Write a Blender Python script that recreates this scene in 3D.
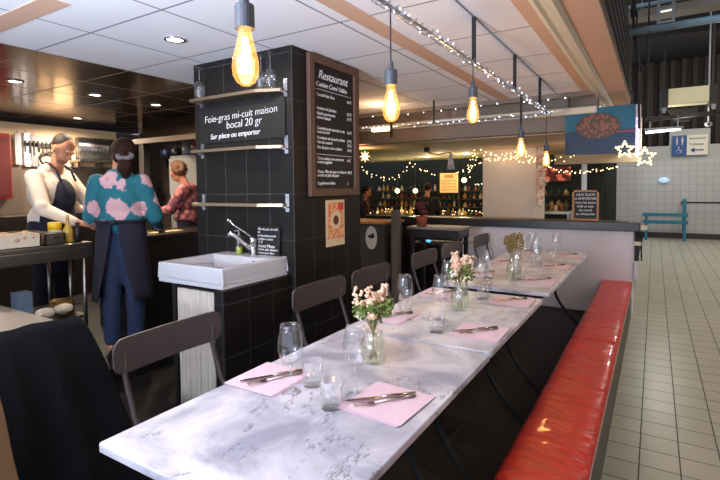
import bpy, bmesh, math, random
from math import pi, sin, cos, radians
from mathutils import Vector as V, Matrix, noise
random.seed(7)
S = bpy.context.scene
C = S.collection
for o in list(bpy.data.objects): bpy.data.objects.remove(o)

# ------------------------------------------------------------ camera, world, light
cam_d = bpy.data.cameras.new('camera'); cam = bpy.data.objects.new('camera', cam_d); C.objects.link(cam); S.camera = cam
yaw, pitch, roll = radians(31.76), radians(2.717), radians(-0.586)
F = V((-sin(yaw)*cos(pitch), cos(yaw)*cos(pitch), -sin(pitch))); R0 = V((cos(yaw), sin(yaw), 0)); U0 = R0.cross(F)
Rt = R0*cos(roll)+U0*sin(roll); Up = -R0*sin(roll)+U0*cos(roll)
M = Matrix((Rt, Up, -F)).transposed().to_4x4(); M.translation = V((0, 0, 1.4)); cam.matrix_world = M
cam_d.sensor_width = 36; cam_d.lens = 476.2/720*36; cam_d.shift_y = -(240-209.66)/720; cam_d.clip_start = .02
W = bpy.data.worlds.new('world'); S.world = W; W.use_nodes = True
bg = W.node_tree.nodes['Background']; bg.inputs[0].default_value = (.74, .82, 1, 1); bg.inputs[1].default_value = 1.0
S.view_settings.view_transform = 'Standard'; S.view_settings.look = 'None'; S.view_settings.gamma = 1
S.view_settings.exposure = 0.25
if hasattr(S, 'cycles'): S.cycles.transparent_max_bounces = 32
def lamp(name, kind, loc, power, col, size=.1, target=None, sizey=None, spot=None):
    d = bpy.data.lights.new(name, kind); d.energy = power; d.color = col
    o = bpy.data.objects.new(name, d); C.objects.link(o); o.location = loc
    if kind == 'AREA':
        d.size = size
        if sizey: d.shape = 'RECTANGLE'; d.size_y = sizey
    else: d.shadow_soft_size = size
    if spot: d.spot_size = radians(spot); d.spot_blend = .6
    if target is not None: o.rotation_euler = (V(target)-V(loc)).to_track_quat('-Z', 'Y').to_euler()
    return o
# added cool fill behind the viewer standing in for daylight; hall lighting over the walkway
lamp('rear_daylight_fill', 'AREA', (-1.2, -3.6, 1.9), 55, (.78, .87, 1), 3.6, (-1.3, 2, .9), 1.8)
# flash bounced off the ceiling tiles from behind the viewer
lamp('bounced_flash', 'AREA', (-1.3, -.9, 1.35), 130, (.78, .88, 1), .5, (-1.45, -.2, 2.3)).data.spread = radians(140)
lamp('hall_light', 'AREA', (2.6, 5.5, 4.2), 165, (1, .93, .78), 1.2, (1.6, 6.5, 0), 6)
lamp('hall_light_far', 'AREA', (1.2, 11.5, 4.0), 70, (1, .93, .78), 2.0, (.8, 13.6, .6), 2)

# ------------------------------------------------------------ materials
def lin(c): return tuple(((x/12.92) if x <= .04045 else ((x+.055)/1.055)**2.4) for x in c)
def rgb(r, g, b): return (*lin((r/255, g/255, b/255)), 1)
MATS = {}
def mat(name, col, rough=.5, metal=0, bump=0, bscale=40, var=0, vscale=6, emit=None, es=0, spec=.5, coat=0, stretch=None):
    m = bpy.data.materials.new(name); m.use_nodes = True; nt = m.node_tree; n = nt.nodes; b = n['Principled BSDF']
    b.inputs['Base Color'].default_value = col; b.inputs['Roughness'].default_value = rough; b.inputs['Metallic'].default_value = metal
    b.inputs['Specular IOR Level'].default_value = spec; b.inputs['Coat Weight'].default_value = coat
    tc = n.new('ShaderNodeTexCoord'); src = tc.outputs['Object']
    if stretch:
        mp = n.new('ShaderNodeMapping'); mp.inputs['Scale'].default_value = stretch; nt.links.new(src, mp.inputs[0]); src = mp.outputs[0]
    if var:
        t = n.new('ShaderNodeTexNoise'); t.inputs['Scale'].default_value = vscale; t.inputs['Detail'].default_value = 5; nt.links.new(src, t.inputs[0])
        mx = n.new('ShaderNodeMix'); mx.data_type = 'RGBA'; mx.inputs[6].default_value = tuple(c*(1-var) for c in col[:3])+(1,)
        mx.inputs[7].default_value = tuple(min(1, c*(1+var)) for c in col[:3])+(1,)
        nt.links.new(t.outputs[0], mx.inputs[0]); nt.links.new(mx.outputs[2], b.inputs['Base Color'])
    if bump:
        t = n.new('ShaderNodeTexNoise'); t.inputs['Scale'].default_value = bscale; t.inputs['Detail'].default_value = 4; nt.links.new(src, t.inputs[0])
        bp = n.new('ShaderNodeBump'); bp.inputs['Strength'].default_value = bump; bp.inputs['Distance'].default_value = .01
        nt.links.new(t.outputs[0], bp.inputs['Height']); nt.links.new(bp.outputs[0], b.inputs['Normal'])
    if emit: b.inputs['Emission Color'].default_value = emit; b.inputs['Emission Strength'].default_value = es
    MATS[name] = m; return m
def mth(nt, op, a, b=None, c=None):
    n = nt.nodes.new('ShaderNodeMath'); n.operation = op
    for i, x in enumerate((a, b, c)):
        if x is None: continue
        if isinstance(x, (int, float)): n.inputs[i].default_value = x
        else: nt.links.new(x, n.inputs[i])
    return n.outputs[0]
def grid(m, su, sv, ou, ov, w, gcol, mode='xy', tilevar=0, bumpd=.002):
    """lays joints of width w over the material m on a su x sv grid"""
    nt = m.node_tree; b = nt.nodes['Principled BSDF']; g = nt.nodes.new('ShaderNodeNewGeometry')
    sp = nt.nodes.new('ShaderNodeSeparateXYZ'); nt.links.new(g.outputs['Position'], sp.inputs[0])
    x, y, z = sp.outputs
    if mode == 'xy': u, v = x, y
    elif mode == 'sum': u, v = mth(nt, 'ADD', x, y), z
    elif mode == 'xz': u, v = x, z
    def line(c, s, o):
        q = mth(nt, 'DIVIDE', mth(nt, 'SUBTRACT', c, o), s); fr = mth(nt, 'FRACT', q)
        d = mth(nt, 'MINIMUM', fr, mth(nt, 'SUBTRACT', 1.0, fr)); return mth(nt, 'LESS_THAN', d, w/2/s), mth(nt, 'FLOOR', q)
    l1, c1 = line(u, su, ou); l2, c2 = line(v, sv, ov); k = mth(nt, 'MAXIMUM', l1, l2)
    base = b.inputs['Base Color'].links[0].from_socket if b.inputs['Base Color'].links else None
    if tilevar:
        cb = nt.nodes.new('ShaderNodeCombineXYZ'); nt.links.new(c1, cb.inputs[0]); nt.links.new(c2, cb.inputs[1])
        wn = nt.nodes.new('ShaderNodeTexWhiteNoise'); nt.links.new(cb.outputs[0], wn.inputs[0])
        f = mth(nt, 'ADD', mth(nt, 'MULTIPLY', wn.outputs[0], tilevar*2), 1-tilevar)
        vm = nt.nodes.new('ShaderNodeVectorMath'); vm.operation = 'SCALE'
        if base: nt.links.new(base, vm.inputs[0])
        else: vm.inputs[0].default_value = b.inputs['Base Color'].default_value[:3]
        nt.links.new(f, vm.inputs['Scale']); base = vm.outputs[0]
    mx = nt.nodes.new('ShaderNodeMix'); mx.data_type = 'RGBA'; nt.links.new(k, mx.inputs[0])
    if base: nt.links.new(base, mx.inputs[6])
    else: mx.inputs[6].default_value = b.inputs['Base Color'].default_value
    mx.inputs[7].default_value = gcol; nt.links.new(mx.outputs[2], b.inputs['Base Color'])
    r = b.inputs['Roughness'].default_value
    nt.links.new(mth(nt, 'ADD', mth(nt, 'MULTIPLY', k, max(0, .75-r)), r), b.inputs['Roughness'])
    return m
def glass(name, tint=(1, 1, 1, 1), gl=.08, edge=.75, body=None, bodyf=0):
    m = bpy.data.materials.new(name); m.use_nodes = True; nt = m.node_tree; n = nt.nodes; n.remove(n['Principled BSDF'])
    out = n['Material Output']; t = n.new('ShaderNodeBsdfTransparent'); t.inputs[0].default_value = tint
    g = n.new('ShaderNodeBsdfGlossy'); g.inputs['Roughness'].default_value = .03; g.inputs[0].default_value = (1, 1, 1, 1)
    lw = n.new('ShaderNodeLayerWeight'); lw.inputs[0].default_value = .5
    f = mth(nt, 'ADD', mth(nt, 'MULTIPLY', mth(nt, 'POWER', lw.outputs['Facing'], 3.6), edge), gl)
    mx = n.new('ShaderNodeMixShader'); nt.links.new(f, mx.inputs[0]); nt.links.new(t.outputs[0], mx.inputs[1]); nt.links.new(g.outputs[0], mx.inputs[2])
    res = mx.outputs[0]
    if body:
        e = n.new('ShaderNodeEmission'); e.inputs[0].default_value = body; e.inputs[1].default_value = bodyf
        ad = n.new('ShaderNodeAddShader'); nt.links.new(res, ad.inputs[0]); nt.links.new(e.outputs[0], ad.inputs[1]); res = ad.outputs[0]
    nt.links.new(res, out.inputs[0]); return m
def emis(name, col, s):
    m = bpy.data.materials.new(name); m.use_nodes = True; nt = m.node_tree; n = nt.nodes; n.remove(n['Principled BSDF'])
    e = n.new('ShaderNodeEmission'); e.inputs[0].default_value = col; e.inputs[1].default_value = s; nt.links.new(e.outputs[0], n['Material Output'].inputs[0]); return m

def marble():
    m = mat('marble', rgb(205, 208, 220), .3); nt = m.node_tree; n = nt.nodes; b = n['Principled BSDF']
    g = n.new('ShaderNodeNewGeometry'); p = g.outputs['Position']
    cl = n.new('ShaderNodeTexNoise'); cl.inputs['Scale'].default_value = 4.5; cl.inputs['Detail'].default_value = 8; cl.inputs['Roughness'].default_value = .62; cl.inputs['Distortion'].default_value = .6; nt.links.new(p, cl.inputs[0])
    cr = n.new('ShaderNodeValToRGB'); cr.color_ramp.elements[0].position = .36; cr.color_ramp.elements[0].color = rgb(152, 153, 168); cr.color_ramp.elements[1].position = .62; cr.color_ramp.elements[1].color = rgb(220, 218, 226)
    nt.links.new(cl.outputs[0], cr.inputs[0])
    mp = n.new('ShaderNodeMapping'); mp.inputs['Rotation'].default_value = (0, 0, .5); mp.inputs['Scale'].default_value = (1.5, .55, 1); mp.inputs['Location'].default_value = (.30, .12, 0); nt.links.new(p, mp.inputs[0])
    vn = n.new('ShaderNodeTexNoise'); vn.inputs['Scale'].default_value = 1.7; vn.inputs['Detail'].default_value = 7; vn.inputs['Roughness'].default_value = .72; vn.inputs['Distortion'].default_value = .3; nt.links.new(mp.outputs[0], vn.inputs[0])
    d = mth(nt, 'ABSOLUTE', mth(nt, 'SUBTRACT', vn.outputs[0], .5)); k = mth(nt, 'SUBTRACT', 1.0, mth(nt, 'SMOOTH_MIN', mth(nt, 'MULTIPLY', d, 120), 1.0, .2)); k = mth(nt, 'MAXIMUM', k, 0.0)
    gate = n.new('ShaderNodeTexNoise'); gate.inputs['Scale'].default_value = 3; nt.links.new(p, gate.inputs[0])
    k = mth(nt, 'MULTIPLY', k, mth(nt, 'MULTIPLY', mth(nt, 'GREATER_THAN', gate.outputs[0], .53), .8))
    mx = n.new('ShaderNodeMix'); mx.data_type = 'RGBA'; nt.links.new(k, mx.inputs[0]); nt.links.new(cr.outputs[0], mx.inputs[6]); mx.inputs[7].default_value = rgb(72, 76, 92)
    nt.links.new(mx.outputs[2], b.inputs['Base Color']); return m
marb = marble()
zc = 2.30
m_ceil = grid(mat('ceiling_tile', rgb(232, 230, 240), .85, var=.05, vscale=60, bump=.15, bscale=120), .6445, .6445, -2.768, 1.555, .013, rgb(135, 135, 145))
m_kceil = grid(mat('dark_mirror_ceiling', rgb(96, 80, 70), .16, metal=.6), .6445, .6445, -2.768, 1.555, .014, rgb(150, 140, 128))
m_hfloor = grid(mat('beige_floor_tile', rgb(182, 175, 156), .32, var=.08, vscale=5, bump=.12, bscale=9), (.1745), .1745, -.045, 2.70, .006, rgb(72, 64, 54), tilevar=.06)
m_dfloor = grid(mat('dark_slate_floor', rgb(21, 17, 16), .55, var=.3, vscale=8, bump=.2, bscale=20, spec=.3), .33, .33, .05, .1, .005, rgb(70, 60, 52), tilevar=.15)
m_slate = grid(mat('black_slate_tile', rgb(19, 15, 14), .5, var=.5, vscale=5, bump=.25, bscale=14, spec=.35), .205, .30, .405, .16, .004, rgb(70, 65, 65), 'sum', tilevar=.15)
m_wtile = grid(mat('white_wall_tile', rgb(180, 176, 172), .3), .17, .17, .05, .02, .009, rgb(148, 145, 140), 'xz', tilevar=.03)
m_grey = mat('grey_plaster', rgb(176, 176, 172), .8, var=.05, vscale=2)
m_white = mat('white_plaster', rgb(214, 208, 214), .75, var=.04, vscale=3, bump=.1)
m_beige = mat('beige_plaster', rgb(205, 178, 146), .8, var=.05, vscale=2)
m_colm = mat('cream_plaster', rgb(226, 208, 190), .8, var=.03, vscale=2)
m_beam = mat('grey_beam_paint', rgb(120, 108, 100), .6, var=.08)
m_salmon = mat('salmon_tone', rgb(206, 168, 146), .7, var=.06, vscale=5)
m_mold = mat('cream_moulding', rgb(214, 206, 190), .6, var=.08, vscale=9)
m_black = mat('black_paint', rgb(24, 23, 25), .4)
m_dark = mat('dark_ledge', rgb(38, 34, 36), .35, var=.2)
m_vdark = mat('dark_green_wall', rgb(34, 38, 30), .8, var=.3, vscale=3)
m_hallc = mat('hall_ceiling_black', rgb(34, 29, 28), .9, var=.3, vscale=2)
m_iron = mat('cast_iron', rgb(17, 16, 18), .65)
m_taupe = mat('taupe_paint', rgb(76, 67, 68), .42, var=.06, vscale=4)
m_tauped = mat('taupe_metal', rgb(66, 58, 59), .4, metal=.2)
m_red = mat('red_vinyl', rgb(200, 48, 34), .33, var=.08, vscale=3, bump=.0, coat=.12)
def wrinkle(m):
    nt = m.node_tree; n = nt.nodes; b = n['Principled BSDF']; g = n.new('ShaderNodeNewGeometry')
    mp = n.new('ShaderNodeMapping'); mp.inputs['Scale'].default_value = (3, 7, 1); mp.inputs['Rotation'].default_value = (0, 0, .6); nt.links.new(g.outputs['Position'], mp.inputs[0])
    t = n.new('ShaderNodeTexNoise'); t.inputs['Scale'].default_value = 1.5; t.inputs['Detail'].default_value = 3; t.inputs['Distortion'].default_value = .8; nt.links.new(mp.outputs[0], t.inputs[0])
    bp = n.new('ShaderNodeBump'); bp.inputs['Strength'].default_value = .8; bp.inputs['Distance'].default_value = .03; nt.links.new(t.outputs[0], bp.inputs['Height']); nt.links.new(bp.outputs[0], b.inputs['Normal'])
wrinkle(m_red)
m_pipe = mat('pale_piping', rgb(205, 170, 160), .5)
m_bside = mat('bench_side', rgb(88, 80, 74), .5, var=.1)
m_cer = mat('white_ceramic', rgb(196, 194, 200), .18, coat=.15)
m_chrome = mat('chrome', rgb(205, 205, 210), .12, metal=1)
m_steel = mat('brushed_steel', rgb(150, 145, 140), .3, metal=1, bump=.05, stretch=(1, 30, 30))
m_dsteel = mat('dark_steel', rgb(62, 57, 54), .3, metal=.7)
m_brushw = mat('shelf_steel', rgb(172, 150, 125), .28, metal=.9)
m_wood = mat('warm_wood', rgb(170, 112, 62), .5, var=.25, vscale=6, stretch=(1, 12, 12))
m_dwood = mat('dark_wood_frame', rgb(92, 66, 52), .55, var=.3, vscale=7, stretch=(10, 10, 1))
m_board = mat('chalkboard', rgb(17, 15, 17), .6, var=.25, vscale=5)
m_chalk = mat('white_chalk', rgb(235, 235, 240), .9)
m_paper = mat('poster_paper', rgb(222, 196, 160), .7)
m_curt = mat('striped_linen', rgb(188, 180, 168), .9, var=.15, vscale=9, bump=.4, bscale=60)
m_pink = mat('pink_napkin', rgb(228, 200, 214), .9, bump=.2, bscale=200)
m_cut = mat('cutlery_steel', rgb(190, 180, 175), .2, metal=1)
m_glass = glass('clear_glass', (.99, .995, 1, 1), .07, .6)
m_stemg = glass('stem_glass', (.97, .98, 1, 1), .22, .7)
m_vase = glass('ribbed_glass', (.95, .97, .92, 1), .10, .6)
m_water = glass('water', (.98, .99, .98, 1), .06, .4)
m_sock = mat('socket_grey', rgb(62, 66, 76), .5)
m_cord = mat('cord_black', rgb(28, 28, 32), .5)
m_bulb = glass('lit_amber_bulb', (1, .82, .5, 1), .05, .5, (1, .42, .10, 1), .55)
m_fil = emis('filament', (1, .66, .28, 1), 60)
m_ledw = emis('led_white', (.75, .83, 1, 1), 6); m_ledy = emis('led_warm', (1, .66, .30, 1), 5); m_ledp = emis('led_violet', (.45, .35, 1, 1), 6)
m_down = emis('downlight', (1, .88, .70, 1), 12); m_tube = emis('tube', (.92, 1, .95, 1), 5); m_globe = emis('globe_glow', (.95, 1, .45, 1), 4)
m_wire = mat('silver_wire', rgb(175, 180, 192), .3, metal=.8)
m_bluep = mat('blue_grey_pipe', rgb(120, 150, 165), .4)
m_teal = mat('teal_paint', rgb(30, 110, 135), .5)
m_denim = mat('denim', rgb(40, 52, 82), .9, var=.25, vscale=20)
m_navy = mat('navy_cloth', rgb(28, 25, 42), .9, var=.15, vscale=12)
m_coat = mat('black_coat', rgb(15, 16, 20), .95, spec=.2, var=.2, vscale=7, bump=.3, bscale=150)
m_tan = mat('tan_cloth', rgb(142, 112, 84), .9, var=.1, bump=.3, bscale=90)
m_chef = mat('chef_white', rgb(224, 208, 190), .85, bump=.3, bscale=12)
m_skin = mat('skin', rgb(190, 128, 98), .55, var=.08)
m_hairb = mat('dark_hair', rgb(44, 24, 18), .8, spec=.2, bump=.6, bscale=60, stretch=(1, 1, .25))
m_hairs = mat('short_brown_hair', rgb(48, 33, 26), .6, bump=.6, bscale=90)
m_hairc = mat('curly_brown_hair', rgb(104, 66, 40), .6, bump=.9, bscale=50)
m_plast = mat('yellow_plastic', rgb(236, 190, 30), .4)
m_oil = mat('oil_yellow', rgb(190, 150, 60), .2); m_tray = mat('white_tray', rgb(210, 195, 172), .5)
m_green = mat('leaf_green', rgb(96, 116, 48), .7, var=.3, vscale=60)
m_stem = mat('dried_stem', rgb(150, 128, 84), .8)
m_peach = mat('dried_flower_peach', rgb(240, 205, 178), .85, var=.12, vscale=50)
m_wflow = mat('white_flower', rgb(240, 238, 232), .8)
m_tanfl = mat('dried_flower_brown', rgb(138, 112, 70), .85)
def floral(name, base, a, b_, sc, th, loc=(0, 0, 0)):
    m = mat(name, base, .85); nt = m.node_tree; n = nt.nodes; p = n['Principled BSDF']; tc = n.new('ShaderNodeTexCoord')
    mp = n.new('ShaderNodeMapping'); mp.inputs['Location'].default_value = loc; nt.links.new(tc.outputs['Object'], mp.inputs[0])
    ns = n.new('ShaderNodeTexNoise'); ns.inputs['Scale'].default_value = 22; nt.links.new(mp.outputs[0], ns.inputs[0])
    v = n.new('ShaderNodeTexVoronoi'); v.inputs['Scale'].default_value = sc; v.inputs['Randomness'].default_value = .8; nt.links.new(mp.outputs[0], v.inputs[0])
    d = mth(nt, 'ADD', v.outputs['Distance'], mth(nt, 'MULTIPLY', mth(nt, 'SUBTRACT', ns.outputs[0], .5), .35))
    cr = n.new('ShaderNodeValToRGB'); e = cr.color_ramp.elements; e[0].position = 0; e[0].color = a; e[1].position = th; e[1].color = base
    x = e.new(th*.35); x.color = b_; x = e.new(th*.9); x.color = b_; nt.links.new(d, cr.inputs[0]); nt.links.new(cr.outputs[0], p.inputs['Base Color']); return m
m_blouse = floral('teal_floral', rgb(28, 100, 114), rgb(160, 74, 82), rgb(200, 156, 162), 5.4, .42, (.1, .35, .02))
m_mauve = floral('mauve_floral', rgb(112, 66, 74), rgb(225, 190, 180), rgb(190, 110, 110), 16, .5)

# ------------------------------------------------------------ mesh helpers
def link(name, bm, m, parent=None, smooth=False, sub=0, bev=0):
    me = bpy.data.meshes.new(name); bmesh.ops.recalc_face_normals(bm, faces=bm.faces); bm.to_mesh(me); bm.free()
    if smooth:
        for p in me.polygons: p.use_smooth = True
    ms = m if isinstance(m, (list, tuple)) else [m]
    for x in ms: me.materials.append(x)
    o = bpy.data.objects.new(name, me); C.objects.link(o)
    if parent: o.parent = parent
    if bev:
        b = o.modifiers.new('bevel', 'BEVEL'); b.width = bev; b.segments = 2; b.limit_method = 'ANGLE'
    if sub:
        s_ = o.modifiers.new('sub', 'SUBSURF'); s_.levels = sub; s_.render_levels = sub
    return o
def tag(o, label=None, cat=None, group=None, kind=None):
    for k, v in (('label', label), ('category', cat), ('group', group), ('kind', kind)):
        if v: o[k] = v
    return o
def thing(name, label, cat, loc=(0, 0, 0), rz=0, group=None):
    o = bpy.data.objects.new(name, None); C.objects.link(o); o.location = loc; o.rotation_euler = (0, 0, rz); o.empty_display_size = .05
    return tag(o, label, cat, group)
def struct(name, bm, m, **k): return tag(link(name, bm, m, **k), kind='structure')
def nb(): return bmesh.new()
def box(bm, a, b, mi=0):
    a, b = V(a), V(b); vs = [bm.verts.new((x, y, z)) for x in (a.x, b.x) for y in (a.y, b.y) for z in (a.z, b.z)]
    for f in ((0, 1, 3, 2), (4, 6, 7, 5), (0, 4, 5, 1), (2, 3, 7, 6), (0, 2, 6, 4), (1, 5, 7, 3)):
        fc = bm.faces.new([vs[i] for i in f]); fc.material_index = mi
    return bm
def tube(bm, pts, r, n=8, cap=True, mi=0):
    pts = [V(p) for p in pts]; rs = r if isinstance(r, (list, tuple)) else [r]*len(pts); rings = []
    up = None
    for i, p in enumerate(pts):
        t = (pts[min(i+1, len(pts)-1)]-pts[max(i-1, 0)]).normalized()
        if up is None:
            up = V((0, 0, 1)) if abs(t.z) < .9 else V((1, 0, 0))
        a = t.cross(up).normalized(); b = a.cross(t).normalized(); up = b
        rings.append([bm.verts.new(p+(a*cos(2*pi*k/n)+b*sin(2*pi*k/n))*rs[i]) for k in range(n)])
    for i in range(len(rings)-1):
        for k in range(n):
            f = bm.faces.new((rings[i][k], rings[i][(k+1) % n], rings[i+1][(k+1) % n], rings[i+1][k])); f.material_index = mi
    if cap:
        for q in (rings[0][::-1], rings[-1]):
            f = bm.faces.new(q); f.material_index = mi
    return bm
def lathe(bm, prof, c=(0, 0, 0), n=24, axis=None):
    c = V(c); rings = []
    for r, z in prof:
        if r < 1e-5: rings.append([bm.verts.new(c+V((0, 0, z)))])
        else: rings.append([bm.verts.new(c+V((r*cos(2*pi*k/n), r*sin(2*pi*k/n), z))) for k in range(n)])
    for a, b in zip(rings, rings[1:]):
        for k in range(n):
            q = [a[k % len(a)], a[(k+1) % len(a)], b[(k+1) % len(b)], b[k % len(b)]]; u = []
            for x in q:
                if x not in u: u.append(x)
            if len(u) > 2: bm.faces.new(u)
    return bm
def ball(bm, c, r, rot=None, seg=14, mi=0):
    r = r if isinstance(r, (tuple, list)) else (r, r, r)
    mt = Matrix.Translation(V(c)) @ (rot.to_4x4() if rot else Matrix()) @ Matrix.Diagonal((*r, 1))
    g = bmesh.ops.create_uvsphere(bm, u_segments=seg, v_segments=max(6, seg*2//3), radius=1, matrix=mt)
    if mi:
        for v in g['verts']:
            for f in v.link_faces: f.material_index = mi
    return bm
def cone(bm, p, q, r0, r1, n=12, ends=True):
    p, q = V(p), V(q); tube(bm, [p, q], [r0, r1], n)
    if ends: ball(bm, p, r0, seg=n); ball(bm, q, r1, seg=n)
    return bm
def rpanel(bm, w, h, t, r, bend=0, n=10, c=(0, 0, 0)):
    """rounded rectangle in YZ (width along y), thickness along x, bent towards +x at its ends"""
    out = []
    for cx, cy, a0 in ((w/2-r, h/2-r, 0), (-w/2+r, h/2-r, 90), (-w/2+r, -h/2+r, 180), (w/2-r, -h/2+r, 270)):
        for i in range(6):
            a = radians(a0+90*i/5); out.append((cx+r*cos(a), cy+r*sin(a)))
    # slice into columns
    ys = sorted(set([round(-w/2+w*i/n, 5) for i in range(n+1)]+[round(y, 5) for y, _ in out])); cols = []
    def zlim(y):
        d = abs(y)-(w/2-r); 
        return h/2 if d <= 0 else h/2-r+math.sqrt(max(0, r*r-d*d))
    for y in ys:
        zz = max(.001, zlim(y)); bx = bend*(2*y/w)**2
        cols.append([bm.verts.new(V(c)+V((bx+dx, y, z))) for dx, z in ((-t/2, -zz), (t/2, -zz), (t/2, zz), (-t/2, zz))])
    for a, b in zip(cols, cols[1:]):
        for k in range(4): bm.faces.new((a[k], a[(k+1) % 4], b[(k+1) % 4], b[k]))
    bm.faces.new(cols[0]); bm.faces.new(cols[-1][::-1]); return bm
def copy_tree(o, parent=None):
    c = o.copy(); C.objects.link(c)
    if parent: c.parent = parent
    for ch in list(o.children): copy_tree(ch, c)
    return c
def text_mesh(s, size, m, name, parent, loc, rot, align='LEFT', shear=.15, ext=.0008, bold=0):
    cu = bpy.data.curves.new('t', 'FONT'); cu.body = s; cu.size = size; cu.align_x = align; cu.shear = shear; cu.extrude = ext; cu.offset = bold
    t = bpy.data.objects.new('t', cu); C.objects.link(t); bpy.context.view_layer.update()
    me = bpy.data.meshes.new_from_object(t.evaluated_get(bpy.context.evaluated_depsgraph_get())); bpy.data.objects.remove(t)
    me.materials.clear(); me.materials.append(m); o = bpy.data.objects.new(name, me); C.objects.link(o); o.parent = parent
    o.location = loc; o.rotation_euler = rot; return o
FRONT = (pi/2, 0, 0)            # text facing -Y
SIDE = (pi/2, 0, pi/2)          # text facing +X
def wiggle(bm, p0, p1, amp, m=0, r=.0018, seed=0):
    rr = random.Random(seed); n = max(4, int((V(p1)-V(p0)).length/.012)); pts = []
    for i in range(n+1):
        p = V(p0).lerp(V(p1), i/n); pts.append(p+V((0, 0, rr.uniform(-amp, amp))))
    tube(bm, pts, r, 4)

# ------------------------------------------------------------ structure
struct('floor', box(nb(), (-.24, -3, -.05), (7, 15, 0)), m_hfloor)
struct('floor', box(nb(), (-9, -3, -.05), (-.24, 15, 0)), m_dfloor)
struct('floor', box(nb(), (-7.4, -1, 0), (-3.28, 4.9, .12)), m_dfloor)
struct('ceiling', box(nb(), (-3.412, -2.6, zc), (-.61, 5.05, zc+.04)), m_ceil)
struct('ceiling', box(nb(), (-7.2, -2.6, zc), (-3.413, 5.05, zc+.04)), m_kceil)
struct('ceiling', box(nb(), (-.9, -3, 4.6), (7, 15.3, 4.7)), m_hallc)
struct('wall_pillar', box(nb(), (-2.885, 2.365, 0), (-1.957, 3.165, zc)), m_slate, bev=.003)
# thin salmon-coloured bands laid flat against the ceiling underside
struct('ceiling_band_1', box(nb(), (-1.40, -2.6, zc-.003), (-1.285, 5.05, zc)), m_salmon)
struct('ceiling_band_2', box(nb(), (-3.412, 1.15, zc-.003), (-2.42, 1.27, zc)), m_salmon)
# fascia on the walkway side: salmon band, cream moulding, salmon bulkhead
struct('trim_3', box(nb(), (-.61, -2.6, zc-.005), (-.53, 6.1, zc+.04)), m_salmon)
b = nb(); prof = [(-.53, zc+.02), (-.53, zc-.02), (-.505, zc-.03), (-.49, zc-.012), (-.465, zc-.012), (-.45, zc-.035), (-.425, zc-.035), (-.41, zc-.01), (-.41, zc+.02)]
for (x0, z0), (x1, z1) in zip(prof, prof[1:]+prof[:1]):
    b.faces.new([b.verts.new(p) for p in ((x0, -2.6, z0), (x1, -2.6, z1), (x1, 6.15, z1), (x0, 6.15, z0))])
struct('trim_4', b, m_mold)
struct('wall_fascia', box(nb(), (-.41, -2.6, zc-.002), (-.25, 6.2, 3.0)), m_salmon)
# metal grating hung on the fascia's outer face
gr = thing('wall_grating', 'grey metal mesh grating on the outer side of the salmon fascia', 'grating', (-.24, 1.9, 2.32))
b = nb()
for i in range(44): box(b, (-.004, i*.095, 0), (.004, i*.095+.02, .62))
link('slat', b, m_dsteel, gr); b = nb()
for i in range(7): box(b, (-.006, 0, i*.1), (.006, 4.12, i*.1+.012))
link('rail', b, m_steel, gr)
# end beam of the dining bay
struct('wall_beam', box(nb(), (-5.0, 5.34, 1.96), (-.5, 5.5, zc+.1)), m_beam)
struct('trim_5', box(nb(), (-5.0, 5.05, 2.255), (-.5, 5.12, zc+.04)), m_beam)
struct('trim_6', box(nb(), (-5.0, 5.25, 2.11), (-.5, 5.34, 2.18)), m_mold, bev=.01)
struct('ceiling', box(nb(), (-9, 5.12, zc+.03), (-.3, 5.5, zc+.08)), m_white)
struct('ceiling', box(nb(), (-9, 5.5, 1.95), (-.35, 9.3, 2.02)), m_beige)
struct('wall_bulkhead', box(nb(), (-1.55, 9.2, 1.77), (-.2, 9.35, 2.5)), m_beige)
struct('wall_column', box(nb(), (-2.26, 7.25, 0), (-1.47, 7.9, 1.95)), m_colm, bev=.01)
struct('wall_market', box(nb(), (-9, 10.2, 0), (-.62, 10.3, 2.6)), m_vdark)
struct('wall_market', box(nb(), (-9.1, 5.5, 0), (-9, 10.3, 2.6)), m_vdark)
# low partition with dark ledge
struct('wall_back', box(nb(), (-2.05, 5.74, 0), (-.18, 5.95, .91)), m_white, bev=.012)
struct('wall_back', box(nb(), (-3.9, 5.76, 0), (-2.05, 5.95, .91)), m_dark)
struct('trim_7', box(nb(), (-3.9, 5.70, .905), (-.125, 6.02, 1.0)), m_dark, bev=.006)
# far tiled wall of the hall
struct('wall_far', box(nb(), (-.95, 14.7, 0), (7, 14.85, 2.0)), m_wtile)
struct('wall_far', box(nb(), (-.95, 14.7, 2.0), (7, 14.85, 2.38)), m_grey)
struct('wall_far', box(nb(), (.3, 14.68, 2.38), (1.15, 14.85, 2.78)), m_grey)
struct('baseboard_far', box(nb(), (-.95, 14.66, 0), (7, 14.7, .14)), m_dsteel)
b = nb()
for i in range(34): box(b, (-.9+i*.24, 14.9, 2.38), (-.8+i*.24, 14.95, 4.6))
struct('wall_louvre', b, mat('louvre_brown', rgb(46, 38, 34), .8))
struct('wall_far', box(nb(), (-1, 15.0, 0), (7, 15.1, 4.6)), m_hallc)
struct('wall_right', box(nb(), (6.9, -3, 0), (7, 15, 4.6)), m_grey)
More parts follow.
